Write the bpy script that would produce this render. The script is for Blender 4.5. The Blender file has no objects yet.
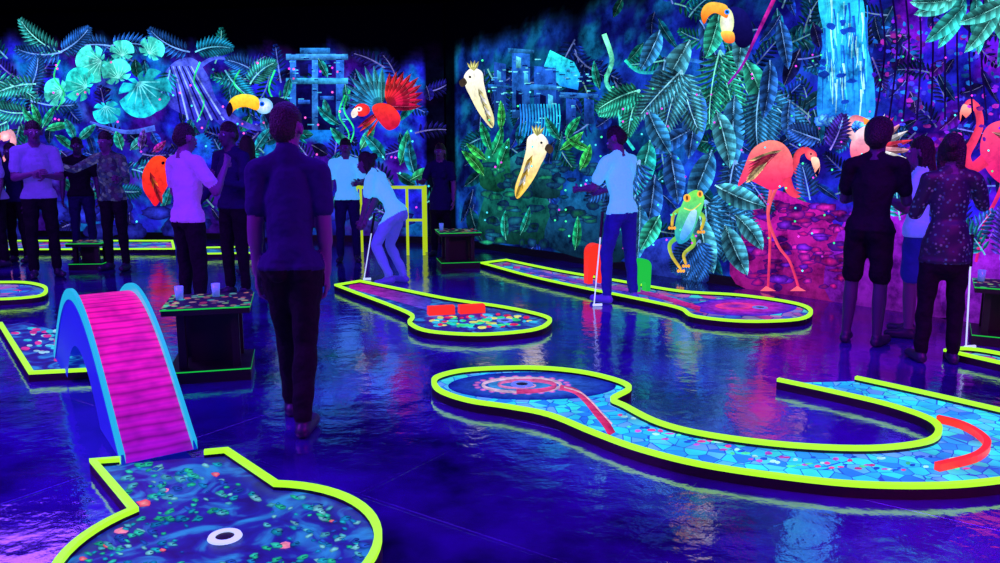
import bpy, bmesh, math, random
import numpy as np
from mathutils import Vector, Matrix, noise, geometry
random.seed(7)
sc = bpy.context.scene
sc.view_settings.view_transform = 'Standard'
sc.view_settings.look = 'None'

# ---------------------------------------------------------------- survey helpers (photo -> floor / wall planes)
CH = 1.52; PITCH = math.radians(9.55); FPX = 800.0
CP = Vector((0, 0, CH))
def ray(u, v):
    x = (u-500)/FPX; y = (281.5-v)/FPX
    return Vector((x, math.cos(PITCH)+y*math.sin(PITCH), -math.sin(PITCH)+y*math.cos(PITCH)))
def fp(u, v, z=0.0):
    d = ray(u, v); t = (z-CH)/d.z
    return CP + d*t
CORNER = Vector((-0.85, 12.75, 0)); BL = Vector((-11, 14.2, 0)); RE = Vector((8, 2.48, 0))
def plane(a, b):
    d = (b-a).normalized(); n = Vector((-d.y, d.x, 0))
    if n.dot(Vector((0, 4, 0))-a) < 0: n = -n
    return a, n
PB = plane(CORNER, BL); PR = plane(CORNER, RE)
def wallmap(P):
    def f(u, v, off):
        d = ray(u, v); p0 = P[0]+P[1]*(0.012+off)
        return CP + d*((p0-CP).dot(P[1])/d.dot(P[1]))
    return f
def floormap(z):
    def f(u, v, off): return fp(u, v, z+off*0.08)
    return f

# ---------------------------------------------------------------- materials
def lin1(c):
    c /= 255.0
    return c/12.92 if c <= 0.04045 else ((c+0.055)/1.055)**2.4
def lin(c): return tuple(lin1(max(0, min(255, x))) for x in c)
def mat(name, base, rough=0.5, em=None, es=0.0, spec=0.5, metal=0.0, bump=0.0, bscale=20):
    m = bpy.data.materials.new(name); m.use_nodes = True
    nt = m.node_tree; b = nt.nodes['Principled BSDF']
    b.inputs['Base Color'].default_value = lin(base)+(1,)
    b.inputs['Roughness'].default_value = rough
    b.inputs['Metallic'].default_value = metal
    b.inputs['Specular IOR Level'].default_value = spec
    if em:
        b.inputs['Emission Color'].default_value = lin(em)+(1,); b.inputs['Emission Strength'].default_value = es
    tc = nt.nodes.new('ShaderNodeTexCoord'); n = nt.nodes.new('ShaderNodeTexNoise')
    n.inputs['Scale'].default_value = bscale; nt.links.new(tc.outputs['Object'], n.inputs['Vector'])
    if bump:
        bp = nt.nodes.new('ShaderNodeBump'); bp.inputs['Strength'].default_value = bump; bp.inputs['Distance'].default_value = 0.03
        nt.links.new(n.outputs['Fac'], bp.inputs['Height']); nt.links.new(bp.outputs['Normal'], b.inputs['Normal'])
    return m
def ramp(nt, stops, interp='LINEAR'):
    r = nt.nodes.new('ShaderNodeValToRGB'); r.color_ramp.interpolation = interp
    e = r.color_ramp.elements
    while len(e) < len(stops): e.new(0.5)
    for i, (p, c) in enumerate(stops):
        e[i].position = p; e[i].color = lin(c)+(1,)
    return r
def mixrgb(nt, mode, fac, a, b):
    m = nt.nodes.new('ShaderNodeMix'); m.data_type = 'RGBA'; m.blend_type = mode
    for sock, val in ((m.inputs[0], fac), (m.inputs[6], a), (m.inputs[7], b)):
        if hasattr(val, 'is_output'): nt.links.new(val, sock)
        elif isinstance(val, tuple): sock.default_value = val if len(val) == 4 else val+(1,)
        else: sock.default_value = val
    return m.outputs[2]
def paint_mat(name, strength=1.0, nscale=6.0, lo=110):
    m = bpy.data.materials.new(name); m.use_nodes = True; nt = m.node_tree; b = nt.nodes['Principled BSDF']
    a = nt.nodes.new('ShaderNodeVertexColor'); a.layer_name = 'Col'
    tc = nt.nodes.new('ShaderNodeTexCoord'); n = nt.nodes.new('ShaderNodeTexNoise')
    n.inputs['Scale'].default_value = nscale; n.inputs['Detail'].default_value = 6; n.inputs['Roughness'].default_value = 0.7
    nt.links.new(tc.outputs['Object'], n.inputs['Vector'])
    r = ramp(nt, [(0.35, (lo, lo, lo+15)), (0.6, (255, 255, 255))]); nt.links.new(n.outputs['Fac'], r.inputs['Fac'])
    o = mixrgb(nt, 'MULTIPLY', 1.0, a.outputs['Color'], r.outputs['Color'])
    nt.links.new(o, b.inputs['Emission Color']); b.inputs['Emission Strength'].default_value = strength
    b.inputs['Base Color'].default_value = (0.002, 0.002, 0.008, 1); b.inputs['Roughness'].default_value = 0.95
    b.inputs['Specular IOR Level'].default_value = 0.0
    return m
M_PAINT = paint_mat('fluorescent_mural_paint', 2.35, 5, 120)
M_ANIM = paint_mat('fluorescent_animal_paint', 1.4, 9, 205)
M_DECAL = paint_mat('fluorescent_lane_paint', 1.2, 12, 170)
NEON = mat('neon_green_edge', (60, 110, 5), 0.4, (170, 255, 30), 1.15)
BLACK = mat('black_board', (6, 5, 14), 0.5)
REDN = mat('neon_red', (120, 10, 10), 0.4, (255, 45, 25), 0.95)
GREENN = mat('neon_green', (10, 120, 20), 0.4, (20, 225, 70), 0.7)
YELN = mat('neon_yellow', (100, 110, 10), 0.4, (190, 225, 20), 0.8)
CYANN = mat('neon_cyan', (5, 60, 90), 0.4, (25, 190, 220), 0.85)
BLUEP = mat('blue_side_panel', (15, 25, 140), 0.5, (15, 35, 200), 0.6)
WHITEN = mat('white_glow', (150, 180, 220), 0.3, (210, 235, 255), 0.8)
RINGN = mat('cup_ring', (60, 80, 180), 0.3, (120, 160, 240), 0.5)

def mulc(c, k): return tuple(x*k for x in c)
def mixc(a, b, t): return tuple(a[i]*(1-t)+b[i]*t for i in range(3))
def cell_mat(name, gap, stops, scale, edge=0.06, strength=0.8, dots=False, lo=150):
    m = bpy.data.materials.new(name); m.use_nodes = True; nt = m.node_tree; b = nt.nodes['Principled BSDF']
    tc = nt.nodes.new('ShaderNodeTexCoord')
    v1 = nt.nodes.new('ShaderNodeTexVoronoi'); v1.inputs['Scale'].default_value = scale
    v2 = nt.nodes.new('ShaderNodeTexVoronoi'); v2.inputs['Scale'].default_value = scale
    if not dots: v2.feature = 'DISTANCE_TO_EDGE'
    for v in (v1, v2): nt.links.new(tc.outputs['Object'], v.inputs['Vector'])
    sp = nt.nodes.new('ShaderNodeSeparateColor'); nt.links.new(v1.outputs['Color'], sp.inputs[0])
    r = ramp(nt, stops); nt.links.new(sp.outputs[0], r.inputs['Fac'])
    mt = nt.nodes.new('ShaderNodeMath'); mt.operation = 'LESS_THAN' if dots else 'GREATER_THAN'; mt.inputs[1].default_value = edge
    nt.links.new(v2.outputs['Distance'], mt.inputs[0])
    n = nt.nodes.new('ShaderNodeTexNoise'); n.inputs['Scale'].default_value = 3; nt.links.new(tc.outputs['Object'], n.inputs['Vector'])
    rr = ramp(nt, [(0.3, (lo, lo, lo+20)), (0.6, (255, 255, 255))]); nt.links.new(n.outputs['Fac'], rr.inputs['Fac'])
    c = mixrgb(nt, 'MIX', mt.outputs[0], lin(gap), r.outputs['Color'])
    c = mixrgb(nt, 'MULTIPLY', 1.0, c, rr.outputs['Color'])
    nt.links.new(c, b.inputs['Emission Color']); b.inputs['Emission Strength'].default_value = strength
    b.inputs['Base Color'].default_value = lin(mulc(gap, .5))+(1,); b.inputs['Roughness'].default_value = 0.6
    return m
def water_mat(name, stops, scale, strength):
    m = bpy.data.materials.new(name); m.use_nodes = True; nt = m.node_tree; b = nt.nodes['Principled BSDF']
    tc = nt.nodes.new('ShaderNodeTexCoord'); n = nt.nodes.new('ShaderNodeTexNoise'); n.inputs['Scale'].default_value = scale
    n.inputs['Detail'].default_value = 5; n.inputs['Distortion'].default_value = 1.5
    nt.links.new(tc.outputs['Object'], n.inputs['Vector']); r = ramp(nt, stops); nt.links.new(n.outputs['Fac'], r.inputs['Fac'])
    nt.links.new(r.outputs['Color'], b.inputs['Emission Color']); b.inputs['Emission Strength'].default_value = strength
    b.inputs['Base Color'].default_value = (.005, .008, .06, 1); b.inputs['Roughness'].default_value = .5
    return m
M_STONE = cell_mat('cyan_cobble_lane', (10, 80, 190), [(0.1, (15, 130, 230)), (0.4, (25, 205, 235)), (0.7, (40, 230, 200)), (0.95, (90, 160, 240))], 13, 0.03, 1.2, lo=175)
M_POND = water_mat('lily_pond_lane', [(0.32, (6, 8, 70)), (0.5, (12, 30, 140)), (0.66, (25, 130, 205))], 5, 1.0)
M_REEF = cell_mat('coral_lane', (20, 20, 150), [(0.1, (60, 40, 220)), (0.4, (30, 140, 225)), (0.7, (210, 30, 160)), (0.95, (40, 215, 220))], 8, 0.03, 0.95)

# floor
def floor_mat():
    m = bpy.data.materials.new('glossy_dark_floor'); m.use_nodes = True; nt = m.node_tree; b = nt.nodes['Principled BSDF']
    tc = nt.nodes.new('ShaderNodeTexCoord')
    n = nt.nodes.new('ShaderNodeTexNoise'); n.inputs['Scale'].default_value = 0.8; n.inputs['Detail'].default_value = 7; n.inputs['Roughness'].default_value = 0.65
    nt.links.new(tc.outputs['Object'], n.inputs['Vector'])
    r = ramp(nt, [(0.38, (12, 5, 58)), (0.62, (50, 18, 150))]); nt.links.new(n.outputs['Fac'], r.inputs['Fac'])
    nt.links.new(r.outputs['Color'], b.inputs['Base Color'])
    n2 = nt.nodes.new('ShaderNodeTexNoise'); n2.inputs['Scale'].default_value = 2.2; n2.inputs['Detail'].default_value = 6
    nt.links.new(tc.outputs['Object'], n2.inputs['Vector'])
    mr = nt.nodes.new('ShaderNodeMapRange'); mr.inputs['From Min'].default_value = .3; mr.inputs['From Max'].default_value = .7
    mr.inputs['To Min'].default_value = 0.03; mr.inputs['To Max'].default_value = 0.13
    nt.links.new(n2.outputs['Fac'], mr.inputs['Value']); nt.links.new(mr.outputs[0], b.inputs['Roughness'])
    b.inputs['IOR'].default_value = 3.6
    n3 = nt.nodes.new('ShaderNodeTexNoise'); n3.inputs['Scale'].default_value = 7; n3.inputs['Detail'].default_value = 5
    nt.links.new(tc.outputs['Object'], n3.inputs['Vector'])
    br = nt.nodes.new('ShaderNodeTexBrick'); br.inputs['Scale'].default_value = 1.0; br.inputs['Mortar Size'].default_value = 0.012
    br.inputs['Brick Width'].default_value = 1.2; br.inputs['Row Height'].default_value = 1.2; br.offset = 0.0
    br.inputs['Color1'].default_value = (.5, .5, .5, 1); br.inputs['Color2'].default_value = (.5, .5, .5, 1); br.inputs['Mortar'].default_value = (0, 0, 0, 1)
    mp = nt.nodes.new('ShaderNodeMapping'); mp.inputs['Rotation'].default_value[2] = 0.6
    nt.links.new(tc.outputs['Object'], mp.inputs['Vector']); nt.links.new(mp.outputs[0], br.inputs['Vector'])
    ad = nt.nodes.new('ShaderNodeMath'); ad.operation = 'ADD'
    nt.links.new(n3.outputs['Fac'], ad.inputs[0]); nt.links.new(br.outputs['Color'], ad.inputs[1])
    bp = nt.nodes.new('ShaderNodeBump'); bp.inputs['Strength'].default_value = 0.36; bp.inputs['Distance'].default_value = 0.013
    nt.links.new(ad.outputs[0], bp.inputs['Height']); nt.links.new(bp.outputs['Normal'], b.inputs['Normal'])
    return m

def obj_from(name, V, F, mats, mi=None, smooth=False):
    me = bpy.data.meshes.new(name); me.from_pydata([tuple(v) for v in V], [], F)
    for m in mats: me.materials.append(m)
    if mi is not None: me.polygons.foreach_set('material_index', mi)
    if smooth: me.polygons.foreach_set('use_smooth', [True]*len(F))
    me.update(); o = bpy.data.objects.new(name, me); sc.collection.objects.link(o); return o

# ---------------------------------------------------------------- room shell
HC = 3.7
poly = [BL, CORNER, RE, Vector((8, -3, 0)), Vector((-11, -3, 0))]
obj_from('floor', poly, [(4, 3, 2, 1, 0)], [floor_mat()])
DARKW = mat('black_wall_paint', (3, 2, 10), 0.9, spec=0.05)
obj_from('ceiling', [p+Vector((0, 0, HC)) for p in poly], [(0, 1, 2, 3, 4)], [mat('black_ceiling', (3, 2, 8), 0.95, spec=0.0)])
names = ['wall_back', 'wall_right', 'wall_side', 'wall_front', 'wall_left']
for i, nm in enumerate(names):
    a = poly[i]; b = poly[(i+1) % 5]; d = (b-a).normalized(); n = Vector((-d.y, d.x, 0))*-1
    if n.dot(Vector((0, 4, 0))-a) > 0: n = -n
    o = n*0.12; z = Vector((0, 0, HC))
    V = [a, b, b+z, a+z, a+o, b+o, b+o+z, a+o+z]
    obj_from(nm, V, [(0, 1, 2, 3), (4, 7, 6, 5), (0, 4, 5, 1), (3, 2, 6, 7), (0, 3, 7, 4), (1, 5, 6, 2)], [DARKW])
for nm, P, a, b in (('baseboard_back', PB, BL, CORNER), ('baseboard_right', PR, CORNER, RE)):
    n = P[1]; d = (b-a).normalized(); a2 = a+d*0.1; b2 = b-d*0.1; z = Vector((0, 0, 0.1)); t = n*0.05; s = n*0.001
    V = [a2+s, b2+s, b2+z+s, a2+z+s, a2+t, b2+t, b2+z+t, a2+z+t]
    obj_from(nm, V, [(0, 1, 2, 3), (4, 7, 6, 5), (0, 4, 5, 1), (3, 2, 6, 7), (0, 3, 7, 4), (1, 5, 6, 2)], [BLACK])

# ---------------------------------------------------------------- painter
def cr(pts, n=6, closed=True):
    out = []; N = len(pts); rng = N if closed else N-1
    for i in range(rng):
        if closed: p0, p1, p2, p3 = pts[i-1], pts[i], pts[(i+1) % N], pts[(i+2) % N]
        else: p0, p1, p2, p3 = pts[max(i-1, 0)], pts[i], pts[i+1], pts[min(i+2, N-1)]
        if p1 == p2: continue
        for k in range(n):
            t = k/n
            out.append(tuple(0.5*((2*p1[j])+(-p0[j]+p2[j])*t+(2*p0[j]-5*p1[j]+4*p2[j]-p3[j])*t*t+(-p0[j]+3*p1[j]-3*p2[j]+p3[j])*t**3) for j in range(len(p1))))
    if not closed: out.append(pts[-1])
    return out
class Paint:
    def __init__(s, mapf): s.V = []; s.F = []; s.C = []; s.layer = 0; s.map = mapf
    def add(s, pts, faces, cols, bumpl=True):
        if bumpl: s.layer += 1
        off = s.layer*0.0001; b = len(s.V)
        s.V += [s.map(p[0], p[1], off) for p in pts]
        s.F += [tuple(i+b for i in f) for f in faces]
        s.C += cols
    def poly(s, pts, c1, c2=None, smooth=True, n=5):
        if smooth: pts = cr(pts, n)
        c2 = c2 or c1; ys = [p[1] for p in pts]; y0, y1 = min(ys), max(ys)+1e-6
        tris = geometry.tessellate_polygon([[Vector((p[0], p[1], 0)) for p in pts]])
        s.add(pts, [tuple(t) for t in tris], [mixc(c1, c2, (p[1]-y0)/(y1-y0)) for p in pts])
    def ell(s, x, y, rx, ry, c, c2=None, rot=0, n=20, jit=0):
        c2 = c2 or c; r = math.radians(rot); pts = [(x, y)]
        for i in range(n):
            a = 2*math.pi*i/n; k = 1+random.uniform(-jit, jit); px = rx*k*math.cos(a); py = ry*k*math.sin(a)
            pts.append((x+px*math.cos(r)-py*math.sin(r), y+px*math.sin(r)+py*math.cos(r)))
        s.add(pts, [(0, 1+i, 1+(i+1) % n) for i in range(n)], [c]+[c2]*n)
    def stroke(s, pts, w0, w1, c, c2=None, smooth=True, bumpl=True, mid=None):
        if smooth and len(pts) > 2: pts = cr(pts, 5, False)
        c2 = c2 or c; N = len(pts); P = []; C = []
        for i, p in enumerate(pts):
            a = pts[max(i-1, 0)]; b = pts[min(i+1, N-1)]; dx, dy = b[0]-a[0], b[1]-a[1]; l = math.hypot(dx, dy) or 1
            t = i/(N-1); w = (w0*(1-t)+w1*t)/2
            if mid: w = (w0*(1-t)**2+2*mid*t*(1-t)+w1*t*t)/2
            P += [(p[0]-dy/l*w, p[1]+dx/l*w), (p[0]+dy/l*w, p[1]-dx/l*w)]; cc = mixc(c, c2, t); C += [cc, mulc(cc, 0.8)]
        s.add(P, [(2*i, 2*i+1, 2*i+3, 2*i+2) for i in range(N-1)], C, bumpl)
    def leaf(s, x, y, ang, L, W, c, n=9, bend=0, dark=0.4, bumpl=True, rib=True):
        a = math.radians(ang); cx, cy = x, y; cen = []
        for i in range(n+1):
            cen.append((cx, cy, a)); cx += math.cos(a)*L/n; cy += math.sin(a)*L/n; a += math.radians(bend)/n
        E = [[], []]
        for i, (px, py, h) in enumerate(cen):
            t = i/n; w = W/2*max(0, math.sin(math.pi*t**0.7))**0.8
            sl = w*0.5 if 0 < i < n else 0
            for k, sg in enumerate((-1, 1)):
                E[k].append((px-math.sin(h)*w*sg+math.cos(h)*sl, py+math.cos(h)*w*sg+math.sin(h)*sl))
        P = []; F = []; C = []
        for k in (0, 1):
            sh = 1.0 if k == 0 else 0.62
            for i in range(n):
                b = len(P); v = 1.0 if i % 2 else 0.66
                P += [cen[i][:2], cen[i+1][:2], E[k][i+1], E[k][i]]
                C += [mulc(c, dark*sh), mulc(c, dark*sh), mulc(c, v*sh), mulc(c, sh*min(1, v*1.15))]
                F.append((b, b+1, b+2, b+3))
        s.add(P, F, C, bumpl)
        if rib: s.stroke([p[:2] for p in cen], W*0.07, W*0.02, mixc(c, (255, 255, 255), 0.3), smooth=False, bumpl=False)
    def frond(s, x, y, ang, L, c, n=11, ll=20, lw=4, bend=0, dark=0.6):
        s.layer += 1
        a = math.radians(ang); cx, cy = x, y; pts = []
        for i in range(n+1):
            t = i/n; pts.append((cx, cy)); l = ll*(0.35+0.65*math.sin(math.pi*min(1, 0.15+t*0.85)))
            if i:
                for sg in (-1, 1):
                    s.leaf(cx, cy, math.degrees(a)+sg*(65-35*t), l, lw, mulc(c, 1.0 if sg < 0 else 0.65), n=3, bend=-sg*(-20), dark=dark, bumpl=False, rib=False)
            cx += math.cos(a)*L/n; cy += math.sin(a)*L/n; a += math.radians(bend)/n
        s.stroke(pts, 1.6, 0.6, mixc(c, (255, 255, 255), 0.3), smooth=False, bumpl=False)
    def monstera(s, x, y, ang, R, c, squash=1.0):
        r0 = math.radians(ang); n = 72; P = [(x, y)]; C = [mulc(c, 0.55)]
        for i in range(n):
            th = 2*math.pi*i/n; hr = R*(0.62+0.38*math.cos(th)*0.9+0.25*abs(math.sin(th)))
            if th > math.pi-0.15 and th < math.pi+0.15: hr *= 0.35
            notch = (i % 9) in (0, 1) and 10 < i < 64
            if notch: hr *= 0.55
            px = math.cos(th)*hr; py = math.sin(th)*hr*0.95
            P.append((x+(px*math.cos(r0)-py*math.sin(r0))*squash, y+px*math.sin(r0)+py*math.cos(r0)))
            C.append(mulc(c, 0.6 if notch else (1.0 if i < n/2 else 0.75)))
        s.add(P, [(0, 1+i, 1+(i+1) % n) for i in range(n)], C)
        for k in range(-3, 4):
            th = r0+k*.42; L_ = R*(.9 if k == 0 else .62)
            s.stroke([(x-math.cos(r0)*R*.15, y-math.sin(r0)*R*.15), (x+math.cos(th)*L_, y+math.sin(th)*L_)], R*.05, R*.015, mixc(c, (255, 255, 255), .3), smooth=False, bumpl=(k == -3))
    def build(s, name, m=None):
        me = bpy.data.meshes.new(name); me.from_pydata([tuple(v) for v in s.V], [], s.F)
        at = me.color_attributes.new('Col', 'FLOAT_COLOR', 'POINT')
        arr = np.ones((len(s.V), 4), dtype=np.float32); c = np.clip(np.array(s.C, dtype=np.float32)/255, 0, 1)
        arr[:, :3] = np.where(c <= 0.04045, c/12.92, ((c+0.055)/1.055)**2.4)
        at.data.foreach_set('color', arr.ravel()); me.materials.append(m or M_ANIM); me.update()
        o = bpy.data.objects.new(name, me); sc.collection.objects.link(o); return o

def bg_wall(P, a, b, fn):
    L = (b-a).length; d = (b-a).normalized(); nx = int(L/0.07); nz = 54; V = []; C = []
    for i in range(nx+1):
        for j in range(nz+1):
            s_ = L*i/nx; z = 0.02+(HC-0.04)*j/nz
            V.append(a+d*(0.02+s_*(L-0.04)/L)+P[1]*0.006+Vector((0, 0, z))); C.append(fn(s_, z))
    F = [(i*(nz+1)+j, (i+1)*(nz+1)+j, (i+1)*(nz+1)+j+1, i*(nz+1)+j+1) for i in range(nx) for j in range(nz)]
    p = Paint(None); p.V = V; p.F = F; p.C = C; return p
def nz_(x, y, z=0): return noise.fractal(Vector((x, y, z)), 1.0, 2.0, 5)
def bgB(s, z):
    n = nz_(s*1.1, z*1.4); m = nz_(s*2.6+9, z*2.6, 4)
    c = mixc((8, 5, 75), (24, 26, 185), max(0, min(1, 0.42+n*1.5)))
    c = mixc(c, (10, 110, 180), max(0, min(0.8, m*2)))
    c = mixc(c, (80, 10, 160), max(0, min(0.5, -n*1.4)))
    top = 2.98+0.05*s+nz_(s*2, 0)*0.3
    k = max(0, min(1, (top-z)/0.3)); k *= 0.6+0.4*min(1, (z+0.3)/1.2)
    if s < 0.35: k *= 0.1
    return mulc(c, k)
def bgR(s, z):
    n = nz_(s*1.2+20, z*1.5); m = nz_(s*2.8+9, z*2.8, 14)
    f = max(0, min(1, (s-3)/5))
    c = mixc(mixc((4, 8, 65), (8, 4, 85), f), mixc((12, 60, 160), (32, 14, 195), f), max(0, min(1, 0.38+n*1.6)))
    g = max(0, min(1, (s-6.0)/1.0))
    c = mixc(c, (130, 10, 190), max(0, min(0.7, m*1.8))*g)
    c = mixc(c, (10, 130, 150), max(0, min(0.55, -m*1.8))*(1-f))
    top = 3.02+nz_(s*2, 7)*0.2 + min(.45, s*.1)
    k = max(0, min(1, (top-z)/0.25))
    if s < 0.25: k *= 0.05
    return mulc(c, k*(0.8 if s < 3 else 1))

BLUES = [(25, 70, 220), (20, 150, 205), (50, 40, 220), (20, 180, 180), (35, 30, 170)]
# ---------------- back wall mural
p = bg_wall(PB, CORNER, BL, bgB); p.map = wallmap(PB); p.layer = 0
for _ in range(210):
    u = random.uniform(-90, 430); v = random.uniform(62 if u > 200 else 50, 225); c = random.choice(BLUES)
    c = mulc(c, random.uniform(0.45, 1.0))
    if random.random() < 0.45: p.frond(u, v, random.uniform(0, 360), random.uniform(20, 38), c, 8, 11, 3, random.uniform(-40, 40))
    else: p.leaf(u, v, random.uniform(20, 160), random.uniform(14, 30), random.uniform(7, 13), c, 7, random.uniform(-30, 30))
for (x0, y0, x1, y1, c) in [(286, 54, 348, 60, (60, 150, 240)), (290, 60, 296, 130, (40, 110, 225)), (312, 60, 318, 130, (50, 130, 235)), (336, 60, 344, 135, (40, 110, 225)),
                            (286, 78, 348, 84, (55, 170, 235)), (296, 84, 312, 130, (8, 5, 70)), (318, 84, 336, 130, (10, 10, 90)), (300, 64, 308, 76, (10, 10, 70)), (322, 64, 332, 76, (10, 10, 70)), (300, 48, 330, 54, (40, 130, 220)), (298, 100, 310, 104, (40, 100, 220)), (320, 96, 334, 100, (40, 100, 220))]:
    p.poly([(x0, y0), (x1, y0), (x1, y1), (x0, y1)], c, mulc(c, 0.5), smooth=False)
for _ in range(50):
    u = random.uniform(286, 346); v = random.uniform(50, 130); p.stroke([(u, v), (u+random.uniform(2, 7), v)], 1.2, 1, random.choice([(70, 180, 240), (8, 15, 90)]), smooth=False)
for (x, y, a) in ((290, 78, 100), (345, 84, 80), (318, 58, 60), (330, 120, 250), (296, 125, 260)): p.leaf(x, y, a, 22, 8, (30, 170, 170), 6, 10, dark=.3)
# gnarled tree trunk with roots
p.poly([(172, 64), (184, 58), (196, 60), (208, 76), (216, 98), (230, 116), (238, 132), (222, 126), (210, 118), (202, 134), (190, 118), (178, 112), (166, 104), (156, 92), (162, 78)], (70, 90, 220), (30, 25, 140))
for k in range(8):
    p.stroke([(170+k*3, 66), (176+k*4, 88), (182+k*6, 120)], 1.2, 1.8, (130, 160, 245) if k % 2 else (14, 10, 90))
p.stroke([(222, 112), (256, 128), (300, 122)], 8, 3, (60, 60, 190)); p.stroke([(155, 128), (125, 132), (90, 122)], 6, 2, (60, 90, 210)); p.stroke([(200, 66), (215, 58), (240, 60)], 5, 2, (60, 80, 210))
for (x, y, a, L) in [(60, 52, 200, 50), (62, 52, 165, 45), (110, 46, 190, 40), (110, 46, 345, 45), (190, 52, 190, 45), (195, 52, 335, 36), (60, 52, 335, 36), (20, 95, 190, 50), (28, 92, 300, 36), (30, 100, 20, 45), (10, 120, 150, 40), (-20, 80, 0, 60), (260, 76, 220, 36), (250, 84, 300, 32), (30, 112, 170, 40), (36, 84, 180, 45), (225, 70, 60, 40), (170, 70, 100, 40)]:
    p.frond(x, y, a, L, random.choice([(40, 120, 240), (30, 175, 230), (60, 210, 210)]), 13, 14, 3.0, random.choice([-30, 40]))
for (x, y, a, R) in [(98, 62, 160, 22), (84, 86, 200, 20), (118, 76, 250, 17), (141, 86, 60, 31), (60, 92, 180, 16), (106, 108, 80, 16), (150, 52, 300, 15), (122, 54, 270, 14)]:
    p.monstera(x, y, a, R, random.choice([(40, 225, 215), (70, 240, 225), (30, 200, 225)]))
for (x, y, a, L, W, c) in [(40, 128, 220, 26, 8, (40, 220, 170)), (40, 128, 260, 26, 8, (50, 230, 160)), (42, 128, 300, 26, 8, (30, 200, 170)), (45, 130, 340, 28, 8, (40, 210, 150)), (55, 135, 30, 26, 8, (30, 190, 160)),
                           (75, 140, 250, 24, 9, (30, 180, 190)), (78, 140, 320, 24, 9, (40, 200, 190)), (122, 150, 250, 20, 10, (40, 220, 190)), (130, 150, 320, 22, 10, (60, 200, 210)), (140, 150, 280, 22, 8, (110, 60, 220)), (152, 152, 330, 18, 7, (200, 40, 190)),
                           (350, 150, 230, 30, 10, (30, 190, 170)), (360, 150, 300, 30, 10, (60, 220, 170)), (385, 160, 240, 34, 12, (20, 170, 190)), (400, 165, 290, 36, 12, (40, 210, 160)), (415, 175, 250, 36, 12, (20, 150, 190)), (410, 180, 330, 26, 11, (50, 200, 130)), (340, 125, 210, 30, 9, (20, 170, 180)),
                           (270, 140, 250, 28, 10, (40, 130, 220)), (255, 150, 300, 28, 10, (30, 170, 200)), (330, 180, 280, 30, 11, (20, 140, 190)), (170, 215, 250, 30, 9, (20, 120, 180)), (160, 215, 300, 30, 9, (20, 140, 160))]:
    p.leaf(x, y, a, L, W, c, 8, random.uniform(-25, 25), dark=0.3)
for (x, y, h) in [(345, 95, 60), (350, 90, 60), (60, 60, 50), (200, 62, 60), (275, 70, 60), (240, 70, 40)]:
    p.stroke([(x, y), (x-6, y+h/3), (x+4, y+h*.66), (x-3, y+h)], 1.8, 1.2, (40, 220, 130))
for _ in range(90):
    p.ell(random.uniform(-60, 430), random.uniform(62, 225), 1.2, 1.2, random.choice([(220, 60, 230), (70, 220, 240), (240, 90, 200)]), n=6)
for _ in range(26):
    u = random.uniform(-60, 425); p.ell(u, random.uniform(205, 236), random.uniform(10, 20), random.uniform(6, 11), mulc((40, 50, 200), random.uniform(.5, 1)), (10, 8, 70), jit=0.15)
p.build('jungle_mural', M_PAINT)

# macaw
q = Paint(wallmap(PB)); q.layer = 480
for k in range(9):
    a = 172+k*12; q.leaf(382, 106, a, 46-abs(k-5)*2.5, 8, mixc((30, 130, 235), (80, 230, 240), k/9), 5, 6, dark=0.35)
for k in range(9):
    a = 275+k*11; q.leaf(388, 106, a, 42-abs(k-4)*2.2, 8.5, mixc((255, 50, 50), (225, 20, 90), k/9), 5, -6, dark=0.45)
for k in range(4): q.leaf(380, 112, 118+k*9, 28, 5, [(255, 50, 40), (40, 120, 240), (255, 80, 40), (220, 30, 80)][k], 4, 0)
q.poly([(372, 108), (380, 103), (392, 106), (400, 116), (398, 126), (388, 130), (378, 120)], (255, 60, 45), (190, 15, 60))
q.ell(362, 110, 8, 6.5, (255, 60, 45), (235, 40, 50)); q.ell(359, 109, 3.2, 2.4, (250, 240, 250)); q.ell(359, 109, 1, 1, (5, 5, 30), n=8)
q.poly([(355, 108), (351, 113), (353, 118), (358, 114)], (245, 235, 220)); q.build('macaw_painting')
# toucan
q = Paint(wallmap(PB)); q.layer = 480
q.poly([(262, 100), (282, 98), (296, 112), (300, 135), (285, 140), (268, 122)], (20, 15, 70), (5, 3, 30))
q.ell(264, 106, 9, 8, (240, 250, 255), (120, 190, 250)); q.ell(262, 104, 2.5, 2.5, (20, 100, 250)); q.ell(262, 104, 1.1, 1.1, (0, 0, 10), n=8)
q.poly([(258, 98), (244, 94), (232, 98), (227, 108), (229, 116), (236, 109), (246, 107), (258, 110)], (255, 240, 70), (255, 140, 20))
q.poly([(230, 102), (226, 109), (229, 117), (233, 110)], (20, 5, 30)); q.build('toucan_painting')
# orange songbird
q = Paint(wallmap(PB)); q.layer = 480
q.poly([(152, 158), (162, 156), (170, 164), (170, 180), (163, 194), (156, 206), (150, 200), (143, 188), (143, 172)], (255, 70, 30), (225, 20, 40))
for k in range(4): q.leaf(150+k*2, 172+k*5, 70, 18, 6, random.choice([(255, 110, 40), (230, 40, 60)]), 3, 0, dark=.6, rib=False)
q.poly([(166, 160), (175, 163), (167, 167)], (255, 220, 60), smooth=False); q.ell(163, 163, 1.7, 1.7, (5, 0, 30), n=8); q.build('songbird_painting')
# heron
q = Paint(wallmap(PB)); q.layer = 480
q.stroke([(2, 140), (10, 132), (13, 145), (4, 165), (12, 185), (6, 205)], 5, 9, (255, 200, 220), (255, 120, 150)); q.ell(5, 136, 6, 5, (255, 230, 235), (255, 150, 170)); q.poly([(1, 135), (-8, 141), (0, 141)], (255, 160, 50), smooth=False); q.ell(-2, 210, 14, 18, (255, 150, 180), (200, 60, 150))
q.build('heron_painting')

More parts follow.
